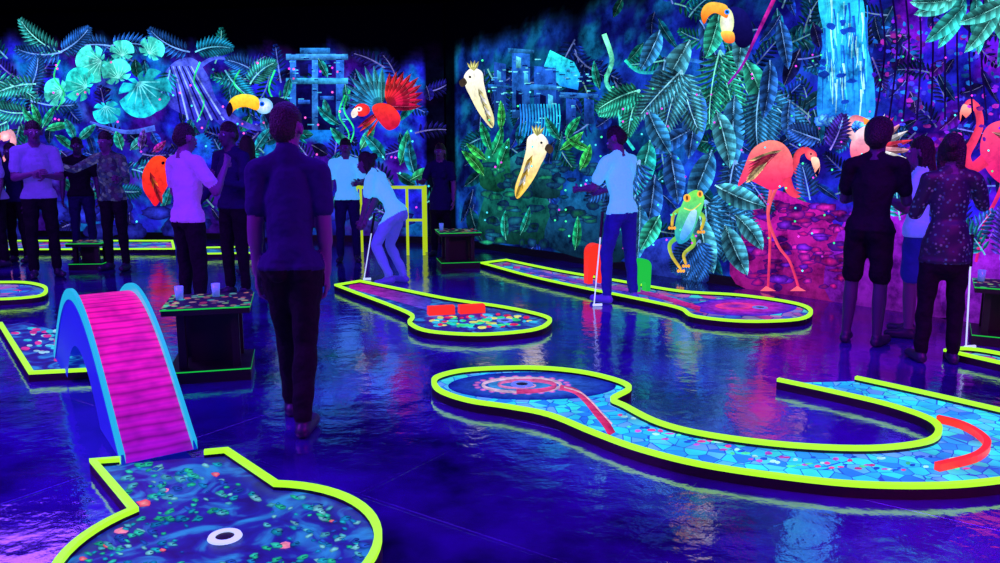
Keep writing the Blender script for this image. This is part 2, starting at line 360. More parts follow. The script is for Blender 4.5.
# ---------------- right wall mural
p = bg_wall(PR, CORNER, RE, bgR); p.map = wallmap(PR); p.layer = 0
def base_v(u): return 246+(u-470)*0.153
for _ in range(280):
    u = random.uniform(470, 1120); v = random.uniform(60 if u < 560 else (35 if u < 620 else -10), base_v(u)-25)
    f = max(0, min(1, (u-760)/200))
    c = mixc(random.choice([(20, 80, 225), (15, 150, 190), (20, 60, 200), (20, 165, 150)]), random.choice([(50, 40, 235), (30, 70, 235), (110, 20, 215)]), f)
    c = mulc(c, random.uniform(0.4, 0.95))
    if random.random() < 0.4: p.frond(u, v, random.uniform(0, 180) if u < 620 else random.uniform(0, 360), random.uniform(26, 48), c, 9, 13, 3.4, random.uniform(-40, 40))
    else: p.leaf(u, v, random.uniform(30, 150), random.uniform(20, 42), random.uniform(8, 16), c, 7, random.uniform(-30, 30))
# ruined temple
p.poly([(550, 50), (574, 62), (580, 74), (578, 90), (560, 86), (544, 66)], (40, 230, 215), (20, 120, 220), smooth=False)
for (x0, y0, x1, y1, c) in [(494, 62, 506, 120, (25, 70, 160)), (512, 52, 530, 118, (30, 95, 190)), (534, 66, 556, 120, (25, 80, 180)), (508, 48, 534, 53, (40, 125, 200)), (530, 84, 560, 90, (40, 125, 210)), (488, 84, 512, 88, (30, 100, 190)), (560, 92, 598, 98, (40, 115, 210)), (566, 98, 576, 124, (25, 70, 170)), (584, 98, 594, 124, (25, 70, 170)),
                            (516, 56, 521, 68, (90, 210, 230)), (524, 72, 528, 84, (60, 170, 220)), (540, 94, 546, 108, (5, 10, 60)), (548, 94, 553, 108, (70, 190, 230)), (497, 70, 501, 80, (60, 170, 220)), (516, 90, 522, 110, (5, 10, 60))]:
    p.poly([(x0, y0), (x1, y0+2), (x1, y1), (x0, y1)], c, mulc(c, 0.55), smooth=False)
for _ in range(80):
    u = random.uniform(490, 595); v = random.uniform(58, 124); p.stroke([(u, v), (u+random.uniform(2, 6), v)], 1.3, 1, random.choice([(60, 150, 220), (8, 20, 90), (100, 220, 235)]), smooth=False)
for k in range(14): x = 520+k*3; p.stroke([(x, 104), (x+1, 120), (x-1, 136)], 1.4, 1.2, (30, 120+k*6, 220))
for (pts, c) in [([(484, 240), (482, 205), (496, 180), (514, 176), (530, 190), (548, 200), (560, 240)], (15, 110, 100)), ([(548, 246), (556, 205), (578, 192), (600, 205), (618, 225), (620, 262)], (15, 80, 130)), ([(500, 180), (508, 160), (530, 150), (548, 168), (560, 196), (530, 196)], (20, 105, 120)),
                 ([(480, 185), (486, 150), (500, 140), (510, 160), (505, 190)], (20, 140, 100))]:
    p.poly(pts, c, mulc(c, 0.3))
for _ in range(90):
    u = random.uniform(486, 614); v = random.uniform(160, 244); p.ell(u, v, random.uniform(3, 9), random.uniform(2, 5), mulc(random.choice([(40, 200, 130), (30, 150, 180), (30, 110, 160)]), random.uniform(.3, .8)), (6, 20, 60), n=9, jit=.25)
for (x, y, a, L, W) in [(490, 150, 250, 30, 9), (492, 155, 300, 32, 9), (486, 160, 220, 26, 8), (500, 130, 280, 30, 8), (560, 140, 230, 28, 9), (566, 140, 290, 28, 9), (560, 150, 330, 30, 9), (600, 90, 250, 30, 8), (590, 150, 200, 26, 8), (580, 170, 300, 28, 10), (520, 235, 300, 30, 8), (506, 240, 260, 30, 8), (575, 250, 280, 34, 9), (484, 176, 240, 34, 10), (498, 170, 290, 34, 10)]:
    p.leaf(x, y, a, L, W, random.choice([(30, 200, 130), (25, 170, 150), (60, 225, 100)]), 8, random.uniform(-30, 30), dark=0.25)
p.stroke([(604, 34), (612, 60), (606, 82), (618, 100), (622, 130), (634, 150)], 5, 3, (120, 245, 190), (30, 190, 190))
p.stroke([(625, 60), (640, 72), (668, 70), (690, 60), (720, 70)], 3, 4, (30, 200, 170), (40, 80, 200))
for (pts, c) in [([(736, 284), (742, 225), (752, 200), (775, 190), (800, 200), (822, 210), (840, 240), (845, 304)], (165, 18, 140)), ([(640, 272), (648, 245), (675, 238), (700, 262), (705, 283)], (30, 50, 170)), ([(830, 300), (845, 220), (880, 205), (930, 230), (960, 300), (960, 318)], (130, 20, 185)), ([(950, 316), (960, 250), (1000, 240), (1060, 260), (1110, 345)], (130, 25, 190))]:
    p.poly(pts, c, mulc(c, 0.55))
for _ in range(110):
    u = random.uniform(744, 846); v = random.uniform(205, 288); p.ell(u, v, random.uniform(4, 11), random.uniform(2, 5), mulc(random.choice([(220, 35, 180), (120, 30, 210), (190, 20, 120)]), random.uniform(.45, 1)), (40, 5, 90), n=9, jit=.25)
leaves = [(690, 40, 120, 70, 24), (700, 20, 60, 60, 22), (665, 60, 100, 60, 22), (720, 50, 80, 75, 26), (745, 60, 60, 70, 24), (700, 90, 100, 70, 24), (735, 95, 95, 75, 24), (760, 90, 75, 60, 24), (690, 130, 150, 50, 20),
          (650, 140, 100, 60, 22), (670, 150, 80, 55, 22), (640, 160, 120, 60, 24), (655, 175, 95, 60, 22), (625, 150, 110, 45, 16), (712, 150, 110, 60, 24), (735, 160, 80, 60, 20), (640, 205, 90, 55, 20), (625, 200, 110, 50, 16), (660, 215, 120, 40, 18),
          (705, 200, 60, 60, 24), (715, 185, 30, 55, 22), (700, 215, 85, 60, 24), (725, 225, 70, 55, 22), (700, 240, 110, 38, 20), (735, 215, 40, 45, 18), (770, 60, 90, 60, 18), (790, 100, 100, 40, 14), (640, 90, 140, 45, 16), (660, 30, 110, 45, 18), (745, 20, 100, 50, 18), (780, 20, 80, 50, 16), (682, 70, 110, 60, 24), (716, 110, 70, 60, 22), (648, 110, 70, 50, 20), (720, 10, 100, 50, 20)]
for i, (x, y, a, L, W) in enumerate(leaves):
    c = random.choice([(60, 170, 250), (40, 225, 225), (90, 210, 245), (60, 240, 205), (50, 130, 245)])
    if i % 4 == 3:
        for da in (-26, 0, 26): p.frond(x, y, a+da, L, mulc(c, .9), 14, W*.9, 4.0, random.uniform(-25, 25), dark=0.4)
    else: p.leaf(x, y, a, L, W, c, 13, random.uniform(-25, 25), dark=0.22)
p.stroke([(776, -5), (764, 20), (752, 45), (742, 66), (728, 84)], 4, 2, (190, 30, 140), (110, 20, 160))
# waterfall
p.poly([(820, -5), (860, -5), (866, 40), (874, 80), (870, 122), (822, 124), (818, 80), (824, 40)], (35, 185, 220), (25, 110, 215))
for k in range(80):
    x = 822+random.uniform(0, 46); y0 = random.uniform(-5, 90); p.stroke([(x, y0), (x+random.uniform(-1, 2), y0+12), (x+random.uniform(-2, 3), y0+random.uniform(18, 34))], random.uniform(1, 3), .6, random.choice([(110, 235, 245), (50, 200, 235), (20, 120, 220), (160, 245, 250), (20, 90, 200)]), smooth=False)
for k in range(10): p.ell(820+random.uniform(0, 50), random.uniform(20, 110), random.uniform(3, 6), random.uniform(2, 4), (15, 60, 170), n=9, jit=.3)
for k in range(14): p.ell(820+k*4, 122+random.uniform(-4, 4), 6, 5, (110, 225, 245), (20, 60, 200), jit=.2)
# blossom thicket
for _ in range(260):
    u = random.uniform(872, 1010); v = random.uniform(0, 150)
    p.ell(u, v, random.uniform(1.5, 4), random.uniform(1.5, 3), mulc(random.choice([(120, 30, 220), (180, 40, 190), (60, 60, 240), (30, 120, 235), (60, 20, 200)]), random.uniform(.45, 1)), n=7, jit=.3)
for k in range(9): p.stroke([(880+k*13, 0), (885+k*12, 50), (875+k*14, 120)], 2, 2, (14, 5, 60))
for (x, y, a, L) in [(960, -5, 150, 50), (965, -5, 110, 60), (975, -5, 80, 60), (985, -5, 60, 60), (1000, 5, 120, 60), (1010, 0, 150, 60), (1015, 10, 100, 60), (950, 0, 170, 40), (965, 5, 130, 55)]:
    p.leaf(x, y, a, L, 17, random.choice([(60, 230, 225), (90, 240, 230), (40, 190, 225)]), 11, 15, dark=0.3)
for (x, y, a, L) in [(960, 250, 250, 45), (965, 255, 290, 50), (985, 255, 240, 50), (1000, 260, 280, 50), (1020, 270, 300, 60), (900, 220, 260, 40), (820, 140, 200, 30), (830, 150, 300, 35), (810, 200, 260, 34)]:
    p.frond(x, y, a, L, random.choice([(40, 190, 220), (50, 110, 235), (90, 60, 230)]), 10, 16, 4, random.uniform(-30, 30))
for _ in range(130):
    u = random.uniform(480, 1060); p.ell(u, random.uniform(50, base_v(u)-20), 1.1, 1.1, random.choice([(220, 60, 230), (70, 220, 240), (60, 240, 150)]), n=6)
p.build('jungle_mural', M_PAINT)

LR = 980
# flamingo A
q = Paint(wallmap(PR)); q.layer = LR
for (pts) in ([(772, 184), (768, 212), (770, 240), (768, 288)], [(778, 184), (768, 214), (778, 245), (790, 262), (799, 289)]):
    q.stroke(pts, 3.4, 2.4, (255, 100, 110), (240, 50, 110))
q.poly([(766, 286), (776, 291), (760, 291)], (255, 100, 120), smooth=False); q.poly([(797, 286), (806, 291), (790, 291)], (255, 100, 120), smooth=False)
q.poly([(738, 186), (744, 168), (752, 150), (766, 141), (780, 142), (790, 152), (794, 170), (786, 184), (772, 190), (758, 184), (748, 180)], (255, 140, 125), (250, 35, 100))
for k in range(8): q.leaf(782-k*3, 150+k*2.5, 158-k*4, 36-k*2, 6, random.choice([(255, 215, 150), (255, 75, 100), (255, 140, 140), (245, 40, 110)]), 4, 12, dark=0.65)
q.stroke([(786, 178), (791, 191), (799, 193), (800, 180), (796, 166), (798, 154), (806, 150), (813, 156)], 10, 7, (255, 60, 100), (255, 80, 95), mid=5)
q.ell(811, 155, 6.5, 5.2, (255, 130, 130), (255, 65, 95), rot=40); q.poly([(811, 158), (818, 158), (820, 168), (817, 177), (814, 170)], (255, 230, 200), (255, 130, 110)); q.poly([(820, 166), (818, 178), (815, 173)], (10, 0, 30), smooth=False)
q.ell(811, 154, 1.1, 1.1, (10, 0, 40), n=8); q.build('flamingo_painting')
# flamingo B
q = Paint(wallmap(PR)); q.layer = LR
for pts in ([(1006, 178), (996, 200), (984, 225), (976, 262)], [(1018, 180), (1010, 215), (1016, 250), (1012, 292)]):
    q.stroke(pts, 4.5, 3, (255, 50, 120), (225, 30, 135))
q.poly([(980, 150), (986, 128), (1004, 120), (1030, 122), (1060, 140), (1075, 165), (1050, 172), (1030, 186), (1006, 186), (988, 172)], (255, 80, 125), (225, 20, 115))
for k in range(8): q.leaf(992+k*5, 132+k*4, 20+k*4, 46-k*2, 9, random.choice([(255, 80, 125), (255, 45, 110), (255, 150, 150)]), 4, 10, dark=0.6)
q.stroke([(985, 160), (972, 168), (966, 156), (974, 140), (980, 124), (977, 108), (970, 103)], 13, 8, (255, 45, 110), (255, 70, 105), mid=6)
q.ell(970, 106, 7.5, 6, (255, 110, 130), (255, 60, 100), rot=120); q.poly([(964, 104), (972, 110), (966, 118), (960, 121), (960, 112)], (255, 190, 170), (255, 90, 90)); q.poly([(962, 114), (966, 118), (960, 124)], (5, 0, 30), smooth=False); q.ell(970, 105, 1.3, 1.3, (5, 0, 30), n=8)
q.build('flamingo_painting.001')
# spoonbill, spread wing
q = Paint(wallmap(PR)); q.layer = LR
for k in range(9): q.leaf(868, 150, -62+k*13, 46-abs(k-4)*1.5, 8, [(255, 250, 255), (255, 60, 90), (255, 170, 190)][k % 3], 4, -8, dark=0.7)
q.poly([(850, 148), (856, 132), (868, 126), (882, 134), (884, 156), (868, 166), (854, 162)], (255, 230, 240), (255, 70, 110)); q.stroke([(856, 140), (848, 128), (854, 118), (864, 120)], 7, 5, (255, 210, 220), (255, 120, 140))
q.poly([(863, 117), (874, 122), (864, 125)], (255, 150, 60), smooth=False); q.build('spoonbill_painting')
# toucan on the right
q = Paint(wallmap(PR)); q.layer = LR
q.poly([(730, 8), (744, 10), (752, 26), (752, 42), (744, 48), (736, 44), (730, 28)], (20, 20, 110), (8, 4, 50)); q.ell(727, 22, 7, 14, (255, 255, 255), (225, 240, 170)); q.poly([(721, 32), (733, 32), (734, 42), (725, 42)], (255, 235, 90), (255, 90, 40))
q.poly([(727, 6), (714, 2), (705, 5), (701, 14), (704, 24), (709, 16), (716, 13), (727, 18)], (255, 210, 80), (255, 90, 15)); q.ell(727, 12, 2.6, 2.6, (40, 140, 255)); q.ell(727, 12, 1.2, 1.2, (0, 0, 10), n=8); q.build('toucan_painting.001')
# cockatoos
def cockatoo(nm, ox, oy, fl=1, sc_=1.0, tail=(235, 225, 150)):
    q = Paint(wallmap(PR)); q.layer = LR
    def X(L): return [(ox+(x-474)*fl*sc_, oy+(y-80)*sc_) for (x, y) in L]
    q.poly(X([(464, 76), (472, 68), (482, 72), (484, 84), (488, 100), (494, 118), (492, 128), (484, 120), (476, 108), (470, 96), (466, 88)]), (255, 255, 245), tail)
    for k in range(4):
        a = 230+k*22; a = a if fl > 0 else 180-a; x, y = X([(474, 71)])[0]; q.leaf(x, y, a, 11*sc_, 3, (255, 255, 150), 3, 0, dark=.8, rib=False)
    for k in range(5):
        a = 65 if fl > 0 else 115; x, y = X([(478+k*2, 88+k*6)])[0]; q.leaf(x, y, a, 17*sc_, 5*sc_, (255, 255, 250) if k % 2 else tail, 3, 0, dark=.75)
    q.poly(X([(464, 78), (459, 82), (462, 87), (467, 83)]), (60, 50, 40)); x, y = X([(470, 77)])[0]; q.ell(x, y, 1.3, 1.3, (0, 0, 20), n=8); q.build(nm)
cockatoo('cockatoo_painting', 474, 80)
cockatoo('cockatoo_painting.001', 537, 146, -1, 1.1, (255, 205, 70))
# tree frog, climbing
q = Paint(wallmap(PR)); q.layer = LR
for pts in ([(680, 236), (670, 244), (672, 256), (681, 269)], [(690, 232), (694, 244), (684, 254), (686, 264)], [(684, 208), (674, 214), (672, 226)], [(698, 212), (704, 218), (701, 230)]):
    q.stroke(pts, 5, 2.5, (80, 220, 90), (255, 190, 60))
q.poly([(682, 204), (688, 194), (697, 190), (704, 196), (703, 206), (697, 222), (690, 238), (680, 244), (675, 236), (676, 220)], (130, 245, 90), (30, 150, 190))
q.poly([(686, 220), (692, 210), (697, 212), (693, 228), (684, 240), (680, 236)], (180, 235, 255), (60, 150, 240)); q.ell(687, 198, 3.6, 4, (255, 90, 30), (255, 210, 80)); q.ell(687, 198, .9, 2.6, (5, 0, 10), n=8); q.ell(700, 194, 3, 3.4, (255, 90, 30), (255, 210, 80)); q.ell(700, 194, .8, 2.4, (5, 0, 10), n=8)
q.stroke([(684, 208), (692, 210), (701, 203)], 1.4, 1, (255, 245, 120))
for (x, y) in ((681, 269), (686, 264), (672, 226), (701, 230)):
    for k in (-1, 0, 1): q.ell(x+k*2.6, y+2, 1.5, 1.7, (255, 170, 60), n=8)
q.build('tree_frog_painting')

def box_obj(name, x0, x1, y0, y1, z0, z1, m, bev=0.0):
    bm = bmesh.new(); bmesh.ops.create_cube(bm, size=1)
    for v in bm.verts: v.co = Vector(((x0+x1)/2+v.co.x*(x1-x0), (y0+y1)/2+v.co.y*(y1-y0), (z0+z1)/2+v.co.z*(z1-z0)))
    if bev: bmesh.ops.bevel(bm, geom=bm.edges[:], offset=bev, segments=2, affect='EDGES')
    me = bpy.data.meshes.new(name); bm.to_mesh(me); bm.free(); me.materials.append(m)
    o = bpy.data.objects.new(name, me); sc.collection.objects.link(o); return o

# ---------------------------------------------------------------- golf lanes
RH = 0.07
def sweep(path, closed, prof, profm):
    N = len(path); V = []; F = []; MI = []; K = len(prof)
    for i, p in enumerate(path):
        a = path[i-1] if (closed or i > 0) else p; b = path[(i+1) % N] if (closed or i < N-1) else p
        d1 = (Vector(p[:2])-Vector(a[:2])); d2 = (Vector(b[:2])-Vector(p[:2]))
        if d1.length < 1e-6: d1 = d2
        if d2.length < 1e-6: d2 = d1
        d1.normalize(); d2.normalize(); n = Vector((-(d1.y+d2.y), d1.x+d2.x))
        n = n.normalized() if n.length > 1e-3 else Vector((-d2.y, d2.x))
        k = min(1.6, 1/max(0.4, n.dot(Vector((-d2.y, d2.x)))))
        for (o, z) in prof: V.append(Vector((p[0]+n.x*o*k, p[1]+n.y*o*k, z+(p[2] if len(p) > 2 else 0))))
    for i in range(N if closed else N-1):
        j = (i+1) % N
        for k in range(K):
            l = (k+1) % K; F.append((i*K+k, i*K+l, j*K+l, j*K+k)); MI.append(profm[k])
    if not closed:
        F.append(tuple(range(K))); MI.append(1); F.append(tuple((N-1)*K+k for k in reversed(range(K)))); MI.append(1)
    return V, F, MI
def rail_prof(w, h, hb): return [(-w/2, 0.0), (-w/2, hb), (-w/2, h), (w/2, h), (w/2, hb), (w/2, 0.0)], [0, 1, 1, 1, 0, 0]
def lane(name, outline, surf, rails, w=0.032, h=RH, hb=0.05, deck=0.035, decal=None):
    V = []; F = []; MI = []
    n = len(outline)
    tris = geometry.tessellate_polygon([[Vector((p[0], p[1], 0)) for p in outline]])
    V += [Vector((p[0], p[1], deck)) for p in outline]+[Vector((p[0], p[1], 0.0)) for p in outline]
    for t in tris:
        a, b, c = [Vector(outline[k][:2]) for k in t]
        t = tuple(t) if (b-a).cross(c-a) > 0 else tuple(reversed(t))
        F.append(t); MI.append(2)
    for i in range(n): F.append((i, (i+1) % n, n+(i+1) % n, n+i)); MI.append(0)
    pr, pm = rail_prof(w, h, hb)
    for (path, closed) in rails:
        v, f, m = sweep(path, closed, pr, pm); b = len(V); V += v; F += [tuple(x+b for x in q_) for q_ in f]; MI += m
    o = obj_from(name, V, F, [BLACK, NEON, surf], MI)
    if decal:
        d = decal; dm = d.build('painted_artwork', M_DECAL); dm.parent = o
    return o
def W(pts, z=RH): return [tuple(fp(u, v, z)[:2]) for (u, v) in pts]
def cup(parent, x, y, z, r=0.05, ring=RINGN):
    V = []; F = []; MI = []; n = 28
    for (rr, zz) in ((0.0, z+0.003), (r, z+0.003), (r, z+0.008), (r*1.7, z+0.008), (r*1.8, z+0.001)):
        for i in range(n): a = 2*math.pi*i/n; V.append((x+rr*math.cos(a), y+rr*math.sin(a), zz))
    for k in range(4):
        for i in range(n): F.append((k*n+i, k*n+(i+1) % n, (k+1)*n+(i+1) % n, (k+1)*n+i)); MI.append(0 if k < 1 else 1)
    o = obj_from('hole_cup', V, F, [BLACK, ring], MI); o.parent = parent

# D: large serpentine lane
px = [(856, 376), (856, 376), (930, 392), (1000, 408), (1050, 420), (1095, 434), (1100, 450), (1060, 468), (1000, 478), (940, 483), (860, 482), (780, 474), (700, 462), (640, 447), (595, 431), (550, 413), (510, 405), (470, 399), (442, 390), (434, 381), (440, 374), (470, 368), (530, 366), (580, 370), (618, 379), (629, 387), (613, 397), (625, 404), (660, 421), (710, 433), (790, 443), (870, 446), (925, 440), (939, 429), (930, 417), (890, 403), (830, 389), (778, 378), (778, 378)]
pts = cr(px, 5, False); wp = W(pts)
d = Paint(floormap(0.0365))
d.ell(532, 386, 84, 14, (60, 130, 230), (16, 30, 170), n=40)
for k in range(22):
    a = 2*math.pi*k/22; d.ell(522+46*math.cos(a), 385+8.5*math.sin(a), 3.5, 1.2, (250, 140, 200), (150, 70, 220), n=10)
ring = [(522+39*math.cos(a*math.pi/14), 385+6.9*math.sin(a*math.pi/14)) for a in range(28)]
d.stroke(ring+[ring[0]], 3, 3, (240, 200, 240)); d.ell(522, 385, 34, 5.8, (30, 30, 170), (60, 150, 230), n=30)
# octopus arm spiralling out of the ring towards the lane
sp = [(522+(12+26*k/20)*math.cos(-.4+k*.42), 385+(2+4.6*k/20)*math.sin(-.4+k*.42)) for k in range(21)]
d.stroke(sp, 1.2, 4.5, (230, 170, 240), (240, 70, 150))
d.stroke([(560, 387), (575, 391), (586, 400), (596, 412), (606, 424), (612, 434)], 5, 8, (245, 80, 150), (220, 40, 110)); d.stroke([(564, 387), (580, 392), (591, 401), (601, 412), (612, 424)], 1.4, 1.6, (255, 200, 230))
for k in range(80):
    t = k/80; u = 620+t*360; v = 420+43*math.sin(min(1, t*1.6)*math.pi/2)+random.uniform(-7, 7)
    d.ell(u, v, random.uniform(2, 5), random.uniform(.8, 1.6), random.choice([(90, 250, 190), (210, 90, 230), (230, 70, 170), (40, 90, 230), (180, 250, 255)]), n=8, jit=.2)
oD = lane('mini_golf_lane', wp, M_STONE, [(wp, False)], decal=d)
c0 = fp(522, 385, 0.036); cup(oD, c0.x, c0.y, 0.038, .04)
bp_ = W(cr([(938, 411), (962, 417), (982, 428), (988, 438), (975, 449), (938, 458)], 5, False), 0.1)
V, F, MI = sweep([(x, y, 0.0375) for x, y in bp_], False, [(-0.015, 0), (-0.016, 0.038), (0.016, 0.038), (0.015, 0)], [0, 0, 0, 0]); MI = [0]*len(F)
o = obj_from('curved_bumper', V, F, [REDN], MI)
# C
pxC = [(482, 262), (482, 262), (506, 259), (506, 259), (560, 270), (620, 280), (680, 290), (740, 294), (795, 302), (811, 310), (798, 318), (745, 320), (695, 315), (680, 307), (640, 298), (580, 286), (530, 275)]
wp = W(cr(pxC, 5)); d = Paint(floormap(0.0365)); d.ell(745, 307, 52, 9, (240, 40, 160), (50, 40, 220), n=30); d.ell(735, 306, 20, 3.5, (60, 30, 190), (250, 60, 150), n=20); d.stroke([(700, 309), (650, 294), (590, 284), (520, 268)], 5, 3, (230, 40, 150), (60, 90, 230))
oC = lane('mini_golf_lane.001', wp, M_REEF, [(wp, True)], decal=d); c0 = fp(760, 308, .036); cup(oC, c0.x, c0.y, 0.038, .04)
# B
pxB = [(336, 284), (336, 284), (360, 280), (360, 280), (400, 288), (450, 298), (505, 306), (545, 315), (548, 322), (530, 329), (480, 333), (430, 330), (410, 322), (412, 314), (390, 304), (360, 293)]
wp = W(cr(pxB, 5)); d = Paint(floormap(0.0365))
for k in range(90):
    a = random.uniform(0, 6.28); r = random.uniform(0, 1)**.5; d.ell(480+56*r*math.cos(a), 321+7.5*r*math.sin(a), random.uniform(2, 5), random.uniform(.8, 1.6), random.choice([(40, 220, 210), (230, 40, 100), (60, 230, 140), (60, 200, 240), (230, 230, 120)]), n=8)
d.stroke([(350, 284), (400, 297), (430, 305)], 8, 12, (200, 30, 170), (60, 80, 230))
oB = lane('mini_golf_lane.002', wp, M_POND, [(wp, True)], decal=d); c0 = fp(505, 321, .036); cup(oB, c0.x, c0.y, 0.038, .04)
V = []; F = []
for (u0, v0, u1, v1) in ((428, 315, 454, 313.5), (459, 313.5, 484, 312)):
    a = fp(u0, v0, .036); b = fp(u1, v1, .036); v, f, m = sweep([(a.x, a.y, .0375), (b.x, b.y, .0375)], False, [(-.05, 0), (-.04, .075), (.04, .075), (.05, 0)], [0]*4); bb = len(V); V += v; F += [tuple(x+bb for x in q_) for q_ in f]
obj_from('ramp_bumper', V, F, [REDN])
# A: pond lane with bridge
cA = fp(224, 544, RH); rA = 0.565
def pf(u, v): q_ = fp(u, v, RH); return (q_.x, q_.y)
nl = pf(127, 504); nr = pf(266, 493)
al = math.atan2(nl[1]-cA.y, nl[0]-cA.x); ar = math.atan2(nr[1]-cA.y, nr[0]-cA.x)
arc = []
a0, a1 = al, ar+2*math.pi
while a1 < a0: a1 += 2*math.pi
if a1-a0 > 2*math.pi: a1 -= 2*math.pi
for i in range(49):
    a = a0+(a1-a0)*i/48; arc.append((cA.x+rA*math.cos(a), cA.y+rA*math.sin(a)))
path = [pf(120, 457), pf(93, 459)]+arc+[pf(226, 448), pf(204, 450)]
d = Paint(floormap(0.0365))
for k in range(700):
    u = random.uniform(70, 375); v = random.uniform(464, 600); w_ = fp(u, v, .036)
    inside = (w_.x-cA.x)**2+(w_.y-cA.y)**2 < (rA-.05)**2 or (118+(v-460)*.25 < u < 215+(v-460)*1.0 and v < 505 and u > 108)
    rr_ = math.hypot(u-225, (v-538)*2)
    if not inside or rr_ < 45 or (rr_ < 105 and random.random() < .4): continue
    s_ = random.uniform(2.2, 6.5)
    if random.random() < .07:
        c = random.choice([(235, 50, 100), (240, 120, 190)])
        d.ell(u, v, s_*1.2, s_*.6, (255, 160, 170), c, n=9, jit=.25)
    else:
        c = random.choice([(30, 190, 230), (50, 220, 205), (25, 140, 225), (130, 225, 250), (40, 90, 225), (90, 205, 240), (40, 210, 170)])
        d.ell(u, v, s_, s_*.45, c, mulc(c, .65), n=9, jit=.3, rot=random.uniform(-25, 25))
        if s_ > 4.5: d.stroke([(u, v), (u+s_*.9, v-s_*.2)], 1.0, .5, (8, 20, 100), smooth=False)
oA = lane('mini_golf_lane.003', path, M_POND, [(path, False)], w=0.03, decal=d)
c0 = fp(225, 538, .04); cup(oA, c0.x, c0.y, 0.043, 0.036, WHITEN)
# lane behind bridge
pF = W([(0, 322), (31, 371), (112, 367)]); pFo = W([(0, 322), (31, 371), (112, 367), (103, 350), (62, 328), (25, 318)])
d = Paint(floormap(.0365))
for k in range(50):
    u = random.uniform(12, 75); v = random.uniform(328, 362)
    if u > 8+(v-322)*.6: d.ell(u, v, random.uniform(2, 5), random.uniform(1, 2), random.choice([(60, 200, 240), (160, 220, 255), (220, 60, 170)]), n=8)
lane('mini_golf_lane.004', pFo, M_POND, [(pF, False)], decal=d)
for i, pxs in enumerate([[(-70, 240), (-70, 240), (172, 240), (172, 240), (174, 248), (174, 248), (-70, 249), (-70, 249)], [(-40, 284), (15, 281), (40, 284), (46, 289), (38, 295), (0, 298), (-40, 297)], [(947, 349), (947, 349), (1000, 361), (1050, 372), (1062, 366), (1000, 352), (965, 347)], [(196, 247), (196, 247), (250, 246), (250, 246), (256, 252), (256, 252), (200, 253), (200, 253)]]):
    wp = W(cr(pxs, 4)); lane('mini_golf_lane.%03d' % (5+i), wp, M_REEF if i < 3 else M_POND, [(wp, True)])

# bridge
def bridge():
    P0 = fp(161, 464); P1 = fp(82, 360); n = 36; V = []; F = []; MI = []
    d_ = (P1-P0); d_.z = 0; d_.normalize(); s_ = Vector((d_.y, -d_.x, 0)); hw = 0.155
    def ht(t): return 0.04+0.62*(math.sin(math.pi*t)**1.05)
    prof = lambda h: [(-hw-.02, max(0.037, h-.02)), (-hw-.02, h+.045), (-hw, h+.045), (-hw, h), (hw, h), (hw, h+.045), (hw+.02, h+.045), (hw+.02, max(0.037, h-.02))]
    for i in range(n+1):
        t = i/n; c = P0.lerp(P1, t); h = ht(t)
        for (o, z) in prof(h): V.append(Vector((c.x+s_.x*o, c.y+s_.y*o, z)))
    ms = [1, 1, 1, 0, 1, 1, 1, 2]
    for i in range(n):
        for k in range(8):
            l = (k+1) % 8; F.append((i*8+k, (i+1)*8+k, (i+1)*8+l, i*8+l)); MI.append(ms[k])
    for side in (-hw-.012, hw+.012):
        b = len(V)
        for i in range(n+1):
            t = i/n; c = P0.lerp(P1, t); h = ht(t)
            zl = max(0.037, 0.36*math.sin(math.pi*max(0, min(1, (t-.25)/.5)))**.7) if .25 < t < .75 else 0.037
            V.append(Vector((c.x+s_.x*side, c.y+s_.y*side, h))); V.append(Vector((c.x+s_.x*side, c.y+s_.y*side, min(zl, h-.0005))))
        for i in range(n): F.append((b+2*i, b+2*i+1, b+2*i+3, b+2*i+2)); MI.append(2)
    m = bpy.data.materials.new('magenta_plank_ramp'); m.use_nodes = True; nt = m.node_tree; bs = nt.nodes['Principled BSDF']
    tc = nt.nodes.new('ShaderNodeTexCoord'); mp = nt.nodes.new('ShaderNodeMapping'); nt.links.new(tc.outputs['Object'], mp.inputs[0])
    mp.inputs['Rotation'].default_value[2] = -math.atan2(d_.y, d_.x)
    wv = nt.nodes.new('ShaderNodeTexWave'); wv.inputs['Scale'].default_value = 5.5; wv.inputs['Distortion'].default_value = 1.0; wv.wave_type = 'BANDS'
    nt.links.new(mp.outputs[0], wv.inputs['Vector'])
    nn = nt.nodes.new('ShaderNodeTexNoise'); nn.inputs['Scale'].default_value = 9; nt.links.new(tc.outputs['Object'], nn.inputs['Vector'])
    r = ramp(nt, [(0.0, (170, 5, 130)), (0.15, (220, 10, 165)), (0.8, (250, 20, 190)), (1.0, (225, 15, 185))]); nt.links.new(wv.outputs['Fac'], r.inputs['Fac'])
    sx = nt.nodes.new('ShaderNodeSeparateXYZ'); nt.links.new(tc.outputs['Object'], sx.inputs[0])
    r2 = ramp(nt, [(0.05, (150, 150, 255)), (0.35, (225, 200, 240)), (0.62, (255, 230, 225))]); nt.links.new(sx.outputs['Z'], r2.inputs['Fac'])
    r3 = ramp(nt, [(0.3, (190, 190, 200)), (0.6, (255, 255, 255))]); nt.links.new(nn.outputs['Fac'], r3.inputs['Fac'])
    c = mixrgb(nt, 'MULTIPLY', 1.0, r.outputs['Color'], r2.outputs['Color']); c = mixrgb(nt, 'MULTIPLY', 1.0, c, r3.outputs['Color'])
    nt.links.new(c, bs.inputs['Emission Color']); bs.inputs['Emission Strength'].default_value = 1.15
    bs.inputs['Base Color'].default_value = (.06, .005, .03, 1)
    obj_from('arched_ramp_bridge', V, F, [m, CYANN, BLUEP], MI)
bridge()

